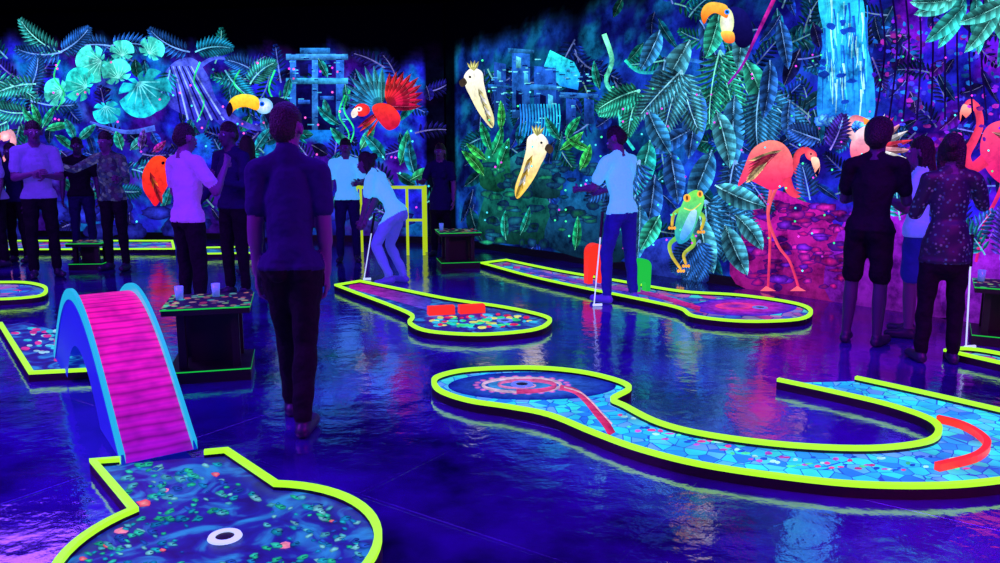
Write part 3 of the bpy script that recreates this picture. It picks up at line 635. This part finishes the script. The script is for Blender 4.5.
# upright gate obstacles: rounded solid blocks with a small ball hole
def gate_obs(name, u, v, w, h, th, m, ang):
    c = fp(u, v, .036); dx = Vector((math.cos(ang), math.sin(ang), 0)); dy = Vector((-dx.y, dx.x, 0)); pr = []
    hh = w*.2
    pr += [(-w/2, 0)]
    for i in range(13): a = math.pi-math.pi*i/12; pr.append((w/2*math.cos(a)*(1.0), h-w/2+w/2*math.sin(a)))
    pr += [(w/2, 0), (hh, 0)]
    for i in range(9): a = math.pi*i/8; pr.append((hh*math.cos(a), .07+hh*math.sin(a)))
    pr += [(-hh, 0)]
    n = len(pr); V = []; F = []
    for o in (-th/2, th/2):
        for (x, z) in pr: V.append(c+dx*x+dy*(o*(1+.25*z/h))+Vector((0, 0, z+.0015)))
    tr = geometry.tessellate_polygon([[Vector((x, z, 0)) for (x, z) in pr]])
    F += [tuple(t) for t in tr]+[tuple(n+i for i in reversed(t)) for t in tr]+[(i, (i+1) % n, n+(i+1) % n, n+i) for i in range(n)]
    obj_from(name, V, F, [m])
gate_obs('gate_obstacle', 594, 283, .20, .44, .10, REDN, 0.35)
gate_obs('gate_obstacle.001', 641, 291, .17, .34, .09, GREENN, 0.35)

# ---------------------------------------------------------------- tables
TT = cell_mat('flower_table_top', (6, 4, 40), [(0.1, (30, 200, 190)), (0.5, (220, 50, 90)), (0.9, (60, 230, 130))], 16, 0.4, 0.9, dots=True)
CUPM = mat('clear_plastic_cup', (140, 190, 230), 0.15, (60, 130, 220), 0.35)
def table(name, cx, cy, w, h, rot, cups=0):
    V = []; F = []; MI = []
    def bx(x0, x1, y0, y1, z0, z1, ms):
        b = len(V)
        for z in (z0, z1):
            for (x, y) in ((x0, y0), (x1, y0), (x1, y1), (x0, y1)): V.append((x, y, z))
        for f, m in (((0, 3, 2, 1), 0), ((4, 5, 6, 7), ms[0]), ((0, 1, 5, 4), ms[1]), ((1, 2, 6, 5), ms[1]), ((2, 3, 7, 6), ms[1]), ((3, 0, 4, 7), ms[1])):
            F.append(tuple(b+i for i in f)); MI.append(m)
    a = w/2
    bx(-a, a, -a, a, h-.045, h-.009, (0, 0)); bx(-a-.004, a+.004, -a-.004, a+.004, h-.009, h, (2, 1))
    bx(-a*.95, a*.95, -a*.95, a*.95, 0.0, .075, (0, 0)); bx(-a*.96, a*.96, -a*.96, a*.96, .075, .083, (0, 1))
    for sx in (-1, 1):
        for sy in (-1, 1): bx(sx*a*.62-.025, sx*a*.62+.025, sy*a*.62-.025, sy*a*.62+.025, .083, h-.045, (0, 0))
    bx(-a*.5, a*.5, -.02, .02, .083, h-.045, (0, 0))
    o = obj_from(name, V, F, [BLACK, GREENN, TT], MI); o.location = (cx, cy, 0); o.rotation_euler[2] = rot
    for k in range(cups):
        n = 18; vs = []; fs = []; x, y = [(-.2, .08), (.03, .14), (.12, -.05)][k]; r = .03
        pr = [(0, 0), (r*.8, 0), (r, .09), (r*.93, .09), (r*.74, .012), (0, .012)]
        for (rr, zz) in pr:
            for i in range(n): t = 2*math.pi*i/n; vs.append((x+rr*math.cos(t), y+rr*math.sin(t), h+.0005+zz))
        for q_ in range(5):
            for i in range(n): fs.append((q_*n+i, q_*n+(i+1) % n, (q_+1)*n+(i+1) % n, (q_+1)*n+i))
        c = obj_from('drink_cup', vs, fs, [CUPM], None, True); c.parent = o
b = fp(214, 372); table('drinks_table', b.x, b.y, 0.54, 0.5, 0.25, 2)
b = fp(458, 266); table('drinks_table.001', b.x, b.y, 0.52, 0.46, 0.2, 1)
b = fp(1005, 342); table('drinks_table.002', b.x, b.y, 0.5, 0.46, -0.5, 1)
b = fp(92, 268); table('drinks_table.003', b.x, b.y, 0.42, 0.34, 0.1, 0)
def tube(V, F, a, b, r, n=10):
    a = Vector(a); b = Vector(b); ax = (b-a).normalized(); e1 = ax.orthogonal().normalized(); e2 = ax.cross(e1); s_ = len(V)
    for c in (a, b):
        for i in range(n): t = 2*math.pi*i/n; V.append(c+e1*r*math.cos(t)+e2*r*math.sin(t))
    for i in range(n): F.append((s_+i, s_+(i+1) % n, s_+n+(i+1) % n, s_+n+i))
    F.append(tuple(s_+i for i in reversed(range(n)))); F.append(tuple(s_+n+i for i in range(n)))
V = []; F = []; y = 11.3
xs = (-2.02, -1.31, -1.08)
for x in xs: tube(V, F, (x, y, 0), (x, y, .98), .02)
tube(V, F, (xs[0], y, .96), (xs[2], y, .96), .022); tube(V, F, (xs[1], y, .5), (xs[2], y, .5), .018)
for x in (xs[0], xs[2]): tube(V, F, (x, y+.35, 0), (x, y+.35, .96), .018); tube(V, F, (x, y, .96), (x, y+.35, .96), .018)
obj_from('yellow_handrail', V, F, [YELN])

# ---------------------------------------------------------------- people
def caps(a, b, ra, rb, flat=None, k=1.0, seg=14):
    ax = b-a
    ax = ax.normalized() if ax.length > 1e-5 else Vector((0, 0, 1))
    e1 = ax.orthogonal().normalized(); e2 = ax.cross(e1); V = []; F = []; rings = []
    for ph in (-60, -30, 0): rings.append((a, ra, math.radians(ph)))
    for ph in (0, 30, 60): rings.append((b, rb, math.radians(ph)))
    def pt(c, off):
        if flat is not None: off = off-flat*(off.dot(flat)*(1-k))
        return c+off
    for (c, r, ph) in rings:
        for i in range(seg):
            t = 2*math.pi*i/seg; V.append(pt(c, ax*(r*math.sin(ph))+(e1*math.cos(t)+e2*math.sin(t))*(r*math.cos(ph))))
    for q_ in range(5):
        for i in range(seg): F.append((q_*seg+i, q_*seg+(i+1) % seg, (q_+1)*seg+(i+1) % seg, (q_+1)*seg+i))
    V.append(pt(a, -ax*ra)); V.append(pt(b, ax*rb)); n = len(V)
    for i in range(seg): F.append((n-2, (i+1) % seg, i)); F.append((n-1, 5*seg+i, 5*seg+(i+1) % seg))
    return V, F
SKIN = mat('skin', (100, 58, 115), 0.55); SKIN2 = mat('skin_dark', (55, 32, 80), 0.55)
HAIR = mat('dark_hair', (8, 5, 16), 0.6, bump=0.6, bscale=90); SHOE = mat('dark_shoes', (24, 18, 60), 0.5); SHOEW = mat('light_shoes', (90, 90, 180), 0.5, (40, 40, 180), .35)
EYE = mat('eye', (160, 170, 210), 0.2); PUP = mat('lips_pupil', (50, 10, 40), 0.4)
def cloth(name, c, em=None, es=0.0): return mat(name, c, 0.85, em, es, spec=0.2, bump=0.9, bscale=12)
C_NAVY = cloth('navy_polo', (30, 22, 84), (10, 6, 60), .08); C_BLK = cloth('black_cloth', (8, 6, 22)); C_BLK2 = cloth('black_shirt', (10, 7, 26))
C_VIO = cloth('violet_shirt', (115, 90, 190), (90, 70, 215), .25); C_PINK = cloth('lilac_shirt', (150, 105, 205), (140, 80, 215), .28)
C_CYAN = cloth('cyan_white_tshirt', (140, 205, 235), (60, 190, 230), .6); C_LBL = cloth('pale_blue_shirt', (140, 160, 235), (80, 110, 240), .4)
C_JEAN = cloth('blue_jeans', (30, 38, 140), (18, 22, 130), .28); C_DBL = cloth('dark_blue_cloth', (20, 16, 72)); C_WHT = cloth('white_jeans', (110, 125, 215), (60, 80, 210), .32)
C_PLAID = cell_mat('plaid_shirt', (15, 10, 60), [(0.1, (70, 80, 210)), (0.6, (30, 25, 110)), (0.9, (130, 130, 230))], 22, 0.03, 0.3)
C_FLOR = cell_mat('patterned_blouse', (16, 8, 70), [(0.1, (70, 90, 215)), (0.5, (40, 20, 140)), (0.9, (130, 80, 210))], 34, 0.3, 0.35, dots=True)

def rotx(v, a): return Vector((v[0], v[1]*math.cos(a)-v[2]*math.sin(a), v[1]*math.sin(a)+v[2]*math.cos(a)))
def rotz(v, a): return Vector((v[0]*math.cos(a)-v[1]*math.sin(a), v[0]*math.sin(a)+v[1]*math.cos(a), v[2]))
def person(name, u, v, H, face, shirt, pants, skin=SKIN, shoe=SHOE, lean=0, side=0, armL=None, armR=None, legL=None, legR=None,
           yaw=0, nod=0, sleeve='short', shorts=False, hair='short', fem=False, tunic=0.0, voxel=0.011, twist=0, slim=1.0, collar=False):
    s = H/1.75; prims = []; extras = []
    lean_ = -math.radians(lean)
    def T(x, y, z):
        q_ = Vector((x*slim, y, z)); q_ = rotz(q_, math.radians(twist)*max(0, min(1, z/.4)))
        q_ = rotx(q_, lean_); a = math.radians(side); return Vector((q_.x*math.cos(a)+q_.z*math.sin(a), q_.y, -q_.x*math.sin(a)+q_.z*math.cos(a)))
    fw = rotz((0, 1, 0), math.radians(twist)); fw_t = T(0, 1, 0).normalized() if not twist else fw
    sw = .158 if fem else .178
    chestw = (.135 if fem else .158)*slim
    kd = .74/slim
    LB = {'skin': 0, 'shirt': 1, 'pants': 2, 'shoe': 3, 'hair': 4}
    arm_mode = [False]
    def P(a, b, ra, rb, lab, flat=None, k=1.0): prims.append((Vector(a), Vector(b), ra, rb, LB[lab], flat, k, arm_mode[0]))
    P(T(0, 0, .00), T(0, 0, .13), (.148 if fem else .145)*slim, (.118 if fem else .134)*slim, 'shirt', fw_t, kd)
    P(T(0, 0, .13), T(0, .01, .30), (.116 if fem else .136)*slim, chestw, 'shirt', fw_t, kd)
    P(T(0, .01, .30), T(0, 0, .40), chestw, .125*slim, 'shirt', fw_t, kd)
    P(T(-.07, 0, -.02), T(.07, 0, -.02), .105*slim, .105*slim, 'shirt', fw_t, .98)
    P(T(-sw+.03, 0, .462), T(sw-.03, 0, .462), .060, .060, 'shirt')
    P(T(-sw+.04, 0, .46), T(-.03, -.01, .510), .05, .05, 'shirt'); P(T(sw-.04, 0, .46), T(.03, -.01, .510), .05, .05, 'shirt')
    if fem:
        for sg in (-1, 1): P(T(sg*.065, .08, .31), T(sg*.065, .085, .30), .058, .056, 'shirt')
    if tunic: P(T(0, 0, .05), Vector((0, T(0, 0, .0).y, -tunic)), .15, .165, 'shirt', fw_t, .85)
    P((-.055*slim, -.01, -.01), (.055*slim, -.01, -.01), .113*slim, .113*slim, 'pants', Vector((0, 1, 0)), .95)
    for sg in (-1, 1): P((sg*.06, -.05, -.03), (sg*.06, -.05, -.06), .08*slim, .075*slim, 'pants')
    nb = T(0, -.005, .49); hc = T(0, .025, .655)
    yw = math.radians(yaw+twist); nd = -math.radians(nod+lean*0.6)
    def Hd(x, y, z): return hc+rotz(rotx(Vector((x, y, z)), nd), yw)
    P(nb, hc+Vector((0, -.01, -.05)), .060, .056, 'skin')
    if collar: P(T(0, -.01, .50), T(0, -.008, .535), .068, .064, 'shirt')
    hf = (Hd(1, 0, 0)-hc).normalized()
    P(Hd(0, -.015, .035), Hd(0, -.01, .02), .088, .086, 'skin', hf, .88)
    P(Hd(0, .018, .0), Hd(0, .038, -.07), .070, .045, 'skin', hf, .92)
    P(Hd(0, .088, .005), Hd(0, .104, -.025), .010, .015, 'skin')
    P(Hd(0, .075, -.055), Hd(0, .078, -.06), .022, .02, 'skin')
    for sg in (-1, 1): P(Hd(sg*.079, -.005, .01), Hd(sg*.084, -.012, -.02), .02, .014, 'skin', hf, .6)
    P(Hd(0, -.018, .05), Hd(0, -.05, .0), .092, .076, 'hair', hf, .88)
    if hair in ('long', 'bun'):
        P(Hd(-.05, -.03, .03), Hd(-.06, -.04, -.10), .045, .035, 'hair'); P(Hd(.05, -.03, .03), Hd(.06, -.04, -.10), .045, .035, 'hair')
        if hair == 'long': P(Hd(0, -.055, 0), T(0, -.10, .42), .075, .05, 'hair', fw_t, .7)
        else: P(Hd(0, -.12, .05), Hd(0, -.13, .05), .045, .045, 'hair')
    if hair == 'fluffy': P(Hd(0, -.03, .06), Hd(0, -.06, 0), .105, .095, 'hair')
    for sg in (-1, 1):
        extras.append((Hd(sg*.031, .078, .004), Hd(sg*.031, .079, .004), .012, .012, 5)); extras.append((Hd(sg*.031, .088, .004), Hd(sg*.031, .088, .004), .006, .006, 6))
    extras.append((Hd(-.02, .094, -.055), Hd(.02, .094, -.055), .006, .006, 6))
    arm_mode[0] = True
    for sg, arm in ((-1, armL), (1, armR)):
        up, fo = arm if arm else ((sg*.16, -.02, -1), (sg*.04, .25, -1))
        sh = T(sg*sw, 0, .45)
        el = sh+Vector(up).normalized()*.285; wr = el+Vector(fo).normalized()*.25; fd = (wr-el).normalized()
        if sleeve == 'long':
            P(sh, el, .060, .048, 'shirt'); P(el, el.lerp(wr, .93), .046, .036, 'shirt'); P(wr-fd*.03, wr, .027, .026, 'skin')
        else:
            P(sh, sh.lerp(el, .66), .062, .060, 'shirt'); P(sh, el, .048, .040, 'skin'); P(el, wr, .041, .026, 'skin')
            P(el, el.lerp(wr, .35), .041, .041, 'skin')
        ctr = Vector((0, wr.y, wr.z)); nn = (ctr-wr); nn = nn-fd*nn.dot(fd)
        nn = nn.normalized() if nn.length > 1e-3 else Vector((-sg, 0, 0))
        la = fd.cross(nn).normalized()
        if la.y < 0 or (abs(la.y) < .1 and la.z < 0): la = -la
        P(wr, wr+fd*.07, .027, .036, 'skin', nn, .5)
        for q_, (o_, ln) in enumerate(((.027, .040), (.009, .046), (-.009, .043), (-.026, .034))):
            s0 = wr+fd*.085+la*o_; m1 = s0+(fd+nn*.35).normalized()*ln; m2 = m1+(fd*.7+nn).normalized()*ln*.75
            extras.append((s0-fd*.02, m1, .0095, .0085, 0)); extras.append((m1, m2, .0085, .007, 0))
        t0 = wr+fd*.03+la*.026; t1 = t0+(la*.7+fd*.8+nn*.3).normalized()*.042; t2 = t1+(fd+nn*.4+la*.1).normalized()*.03
        extras.append((t0, t1, .012, .01, 0)); extras.append((t1, t2, .01, .008, 0))
    arm_mode[0] = False
    ank = []
    for sg, leg in ((-1, legL), (1, legR)):
        up, lo = leg if leg else ((sg*.05, .03, -1), (sg*.02, -.05, -1))
        hp = Vector((sg*.084*slim, 0, -.03)); kn = hp+Vector(up).normalized()*.42; an = kn+Vector(lo).normalized()*.40; ank.append((an, kn, hp, sg))
    zmin = min(a[0].z for a in ank); ground = zmin-.085
    for an, kn, hp, sg in ank:
        if shorts:
            P(hp, hp.lerp(kn, .85), .094, .080, 'pants'); P(hp, kn, .08, .054, 'skin'); P(kn, kn.lerp(an, .35), .050, .054, 'skin'); P(kn.lerp(an, .35), an, .053, .034, 'skin')
        else:
            P(hp, kn, .094, .064, 'pants'); P(kn, kn.lerp(an, .3), .062, .060, 'pants'); P(kn.lerp(an, .3), kn.lerp(an, .94), .060, .050, 'pants'); P(kn, an, .04, .036, 'skin')
        gz = ground+.036
        heel = Vector((an.x, an.y-.03, max(gz, an.z-.05))); toe = Vector((an.x+sg*.035, an.y+.155, gz))
        P(heel, toe, .040, .036, 'shoe'); P(an-Vector((0, 0, .02)), Vector((an.x, an.y+.06, heel.z*.6+gz*.4+.01)), .04, .038, 'shoe')
    cxy = Vector(((ank[0][0].x+ank[1][0].x)/2, (ank[0][0].y+ank[1][0].y)/2+.04, 0))
    base = fp(u, v); fa = math.radians(face)
    def Wd(q_): q_ = (Vector(q_)-cxy-Vector((0, 0, ground)))*s; return rotz(q_, fa)+Vector((base.x, base.y, 0))
    def Wv(f): return None if f is None else rotz(f, fa)
    V = []; F = []; PR_ = []
    for (a, b, ra, rb, lab, fl, k, am) in prims:
        a2, b2, fl2 = Wd(a), Wd(b), Wv(fl); PR_.append((a2, b2, ra*s, rb*s, lab, fl2, k, am))
        vs, fs = caps(a2, b2, ra*s, rb*s, fl2, k); o_ = len(V); V += vs; F += [tuple(x+o_ for x in f) for f in fs]
    me = bpy.data.meshes.new('tmp'); me.from_pydata([tuple(x) for x in V], [], F); ob = bpy.data.objects.new('tmp', me); sc.collection.objects.link(ob)
    md = ob.modifiers.new('r', 'REMESH'); md.mode = 'VOXEL'; md.voxel_size = voxel
    ms = ob.modifiers.new('s', 'SMOOTH'); ms.factor = 0.5; ms.iterations = 4
    bpy.context.view_layer.update(); dg = bpy.context.evaluated_depsgraph_get(); em = ob.evaluated_get(dg).to_mesh()
    nv = len(em.vertices); co = np.empty(nv*3, dtype=np.float32); em.vertices.foreach_get('co', co); co = co.reshape(-1, 3)
    no = np.empty(nv*3, dtype=np.float32); em.vertex_normals.foreach_get('vector', no); no = no.reshape(-1, 3)
    faces = [tuple(p_.vertices) for p_ in em.polygons]
    cen = np.empty(len(faces)*3, dtype=np.float32); em.polygons.foreach_get('center', cen); cen = cen.reshape(-1, 3)
    best = np.full(len(faces), 1e9); lab = np.zeros(len(faces), dtype=np.int32); isarm = np.zeros(len(faces), dtype=bool)
    for (a, b, ra, rb, lb, fl, k, am) in PR_:
        a_ = np.array(a); ab = np.array(b)-a_; L2 = max(1e-9, float(ab@ab)); w_ = cen-a_; h = np.clip((w_@ab)/L2, 0, 1)
        w_ = w_-h[:, None]*ab
        if fl is not None: f_ = np.array(fl); w_ = w_+(1/k-1)*(w_@f_)[:, None]*f_
        dd = np.linalg.norm(w_, axis=1)-(ra+(rb-ra)*h); mk = dd < best; best[mk] = dd[mk]; lab[mk] = lb; isarm[mk] = am
    # clean hem line: shirt above the hem height measured along the trunk, trousers below
    pw = np.array(Wd((0, 0, 0))); upw = np.array((Wd(T(0, 0, .3))-Wd((0, 0, 0))).normalized())
    if tunic: upw = np.array((0, 0, 1.0))
    hgt = (cen-pw)@upw; cut = -(tunic+.02)*s if tunic else -.055*s
    body = (~isarm) & ((lab == 1) | (lab == 2)); lab[body & (hgt > cut)] = 1; lab[body & (hgt <= cut)] = 2
    # soft folds in the cloth and a small flare at the hem
    cl = np.zeros(nv, dtype=np.float32)
    for fi, f in enumerate(faces):
        if lab[fi] in (1, 2):
            for vi in f: cl[vi] = 1
    x, y, z = co[:, 0], co[:, 1], co[:, 2]
    fold = np.sin(17*z+9*x+3*np.sin(11*y+5*z))*np.sin(13*x-15*y+7*z+2*np.sin(9*z))+.5*np.sin(31*z-19*x+23*y)
    hv = (co-pw)@upw; fl_ = np.clip(1-np.abs(hv-(cut+.015))/.02, 0, 1)*(hv > cut)
    co = co+no*((fold*.005+fl_*.007)*cl)[:, None]
    Vf = [tuple(x) for x in co]; Ff = faces; Lf = list(lab)
    for (a, b, ra, rb, lb) in extras:
        vs, fs = caps(Wd(a), Wd(b), ra*s, rb*s, None, 1, 8); o_ = len(Vf); Vf += [tuple(x) for x in vs]; Ff = Ff+[tuple(x+o_ for x in f) for f in fs]; Lf += [lb]*len(fs)
    ob.evaluated_get(dg).to_mesh_clear(); bpy.data.objects.remove(ob); bpy.data.meshes.remove(me)
    return obj_from(name, Vf, Ff, [skin, shirt, pants, shoe, HAIR, EYE, PUP], [int(x) for x in Lf], True)

person('man', 299, 422, 1.81, 6, C_NAVY, C_BLK, SKIN, SHOE, lean=3, armL=((-.10, .0, -1), (-.02, .16, -1)), armR=((.08, -.04, -1), (.0, .14, -1)),
       legL=((.03, .38, -1), (.0, .14, -1)), legR=((-.04, .02, -1), (-.02, -.42, -1)), yaw=-18, voxel=0.009, nod=5, slim=.84, collar=True)
person('man.001', 617, 301, 1.76, 40, C_CYAN, C_JEAN, SKIN, SHOEW, lean=6, armL=((-.2, .45, -1), (.2, 1, -.1)), armR=((.25, .4, -1), (-.3, 1, -.2)), nod=25, yaw=15,
       legL=((-.14, .14, -1), (-.05, -.1, -1)), legR=((.14, .0, -1), (.04, -.1, -1)))
person('man.002', 862, 343, 1.75, -40, C_BLK2, C_BLK, SKIN2, SHOE, lean=4, armL=((-.2, .3, -1), (.4, 1, .2)), armR=((.15, .3, -1), (-.3, .9, .3)), shorts=True, hair='fluffy', nod=10)
person('woman', 903, 335, 1.63, 60, C_LBL, C_JEAN, SKIN, SHOE, armL=((-.1, .3, -1), (.5, .6, .3)), armR=((.1, .3, -1), (-.4, .7, .3)), shorts=True, hair='long', fem=True)
person('woman.001', 934, 361, 1.64, -10, C_FLOR, C_BLK, SKIN2, SHOE, lean=2, armL=((-.15, .4, -1), (.3, .9, .4)), armR=((.45, .5, -.7), (-.1, .9, .6)), hair='bun', fem=True, tunic=.14, sleeve='long', yaw=-25)
person('man.003', 47, 277, 1.85, 215, C_VIO, C_BLK, SKIN, SHOE, armL=((-.15, .2, -1), (.7, .8, .1)), armR=((.15, .2, -1), (-.7, .8, .2)), sleeve='short')
person('man.004', 117, 270, 1.74, 170, C_PLAID, C_BLK, SKIN, SHOE, lean=4, armR=((.8, .3, -.45), (.9, .3, .35)), armL=((-.4, .3, -1), (-.3, .9, .1)), sleeve='long')
person('man.005', 198, 318, 1.75, -35, C_PINK, C_BLK, SKIN, SHOE, armL=((-.3, .2, -1), (.2, .9, .5)), armR=((.4, .4, -1), (-.2, .6, .9)), nod=8)
person('man.006', 236, 296, 1.80, 150, C_DBL, C_BLK, SKIN2, SHOE, armL=((-.2, .2, -1), (.3, 1, .2)), armR=((.2, .1, -1), (0, .7, -.6)), sleeve='long')
person('woman.002', 253, 274, 1.68, 30, C_BLK2, C_DBL, SKIN, SHOE, hair='long', fem=True)
person('woman.003', 20, 262, 1.60, 170, C_DBL, C_BLK, SKIN2, SHOE, hair='long', fem=True)
person('man.007', 86, 256, 1.68, 200, C_BLK2, C_DBL, SKIN2, SHOE)
person('woman.004', 0, 266, 1.72, 140, C_VIO, C_BLK, SKIN, SHOE, hair='long', fem=True)
person('woman.005', 394, 284, 1.66, 75, C_CYAN, C_WHT, SKIN, SHOEW, lean=32, armL=((.1, .25, -1), (.25, .45, -1)), armR=((-.1, .25, -1), (-.25, .45, -1)),
       legL=((-.14, .58, -1), (-.05, -.5, -1)), legR=((.14, .36, -1), (.05, -.45, -1)), hair='bun', fem=True, nod=-5)
person('man.008', 349, 262, 1.66, 190, C_CYAN, C_DBL, SKIN, SHOE, armL=((-.2, .2, -1), (.3, .9, 0)))
person('woman.006', 441, 256, 1.60, 170, C_DBL, C_BLK, SKIN, SHOE, hair='bun', fem=True, tunic=.2, armR=((.4, .3, -1), (.0, 1, .1)))

def club(name, top, bot):
    V = []; F = []; t = Vector(top); b_ = Vector(bot); d_ = (b_-t).normalized(); g = t+d_*.24
    tube(V, F, t, g, .014, 8); n1 = len(F); tube(V, F, g, b_-d_*.01, .006, 8)
    sd = Vector((1, 0.2, 0)).normalized(); tube(V, F, b_-sd*.01, b_+sd*.08, .013, 8)
    obj_from(name, V, F, [BLACK, WHITEN], [0]*n1+[1]*(len(F)-n1))
a = fp(966, 347, .016); club('golf_club', (a.x-.05, a.y-.02, .88), a)
a = fp(364, 279, .016); club('golf_club.001', (a.x+.14, a.y+.02, .78), a)
a = fp(594, 305, .016); club('golf_club.002', (a.x+.08, a.y+.12, .90), a)

# ---------------------------------------------------------------- blacklight fixtures and lamps, plus an added magenta fill
TUBE = mat('blacklight_tube', (60, 20, 200), 0.3, (80, 20, 255), 3.0)
def fixture(name, x, y, energy, col, sx, sy):
    o = box_obj(name, x-.6, x+.6, y-.08, y+.08, HC-.07, HC-.001, BLACK, .005)
    V = []; F = []; tube(V, F, (x-.56, y, HC-.09), (x+.56, y, HC-.09), .018); t = obj_from('tube', V, F, [TUBE]); t.parent = o
    L = bpy.data.lights.new(name+'_light', 'AREA'); L.shape = 'RECTANGLE'; L.size = sx; L.size_y = sy; L.energy = energy; L.color = col
    lo = bpy.data.objects.new(name+'_light', L); lo.location = (x, y, HC-.13); sc.collection.objects.link(lo); lo.parent = o
fixture('blacklight_fixture', -5.0, 3.0, 620, (.34, .03, 1), 3, 3)
fixture('blacklight_fixture.001', -1.0, 6.0, 150, (.12, .03, 1), 3, 3)
fixture('blacklight_fixture.002', 3.0, 4.0, 170, (.2, .02, 1), 3, 2)
fixture('blacklight_fixture.003', -0.5, 1.2, 75, (.12, .03, 1), 3, 2)
fixture('blacklight_fixture.004', -6.5, 8.5, 120, (.3, .08, 1), 3, 2)
fixture('added_magenta_fill', 3.4, 1.8, 240, (1, .02, .7), 2, 2)  # invented magenta lamp, added to spill pink on the right; not a blacklight
w = bpy.data.worlds.new('World'); sc.world = w; w.use_nodes = True
w.node_tree.nodes['Background'].inputs[0].default_value = (.01, .005, .06, 1); w.node_tree.nodes['Background'].inputs[1].default_value = 0.3

cam = bpy.data.cameras.new('camera'); co_ = bpy.data.objects.new('camera', cam); sc.collection.objects.link(co_)
co_.location = CP; co_.rotation_euler = (math.pi/2-PITCH, 0, 0); cam.sensor_width = 36; cam.lens = 36*FPX/1000; cam.clip_start = 0.05
sc.camera = co_
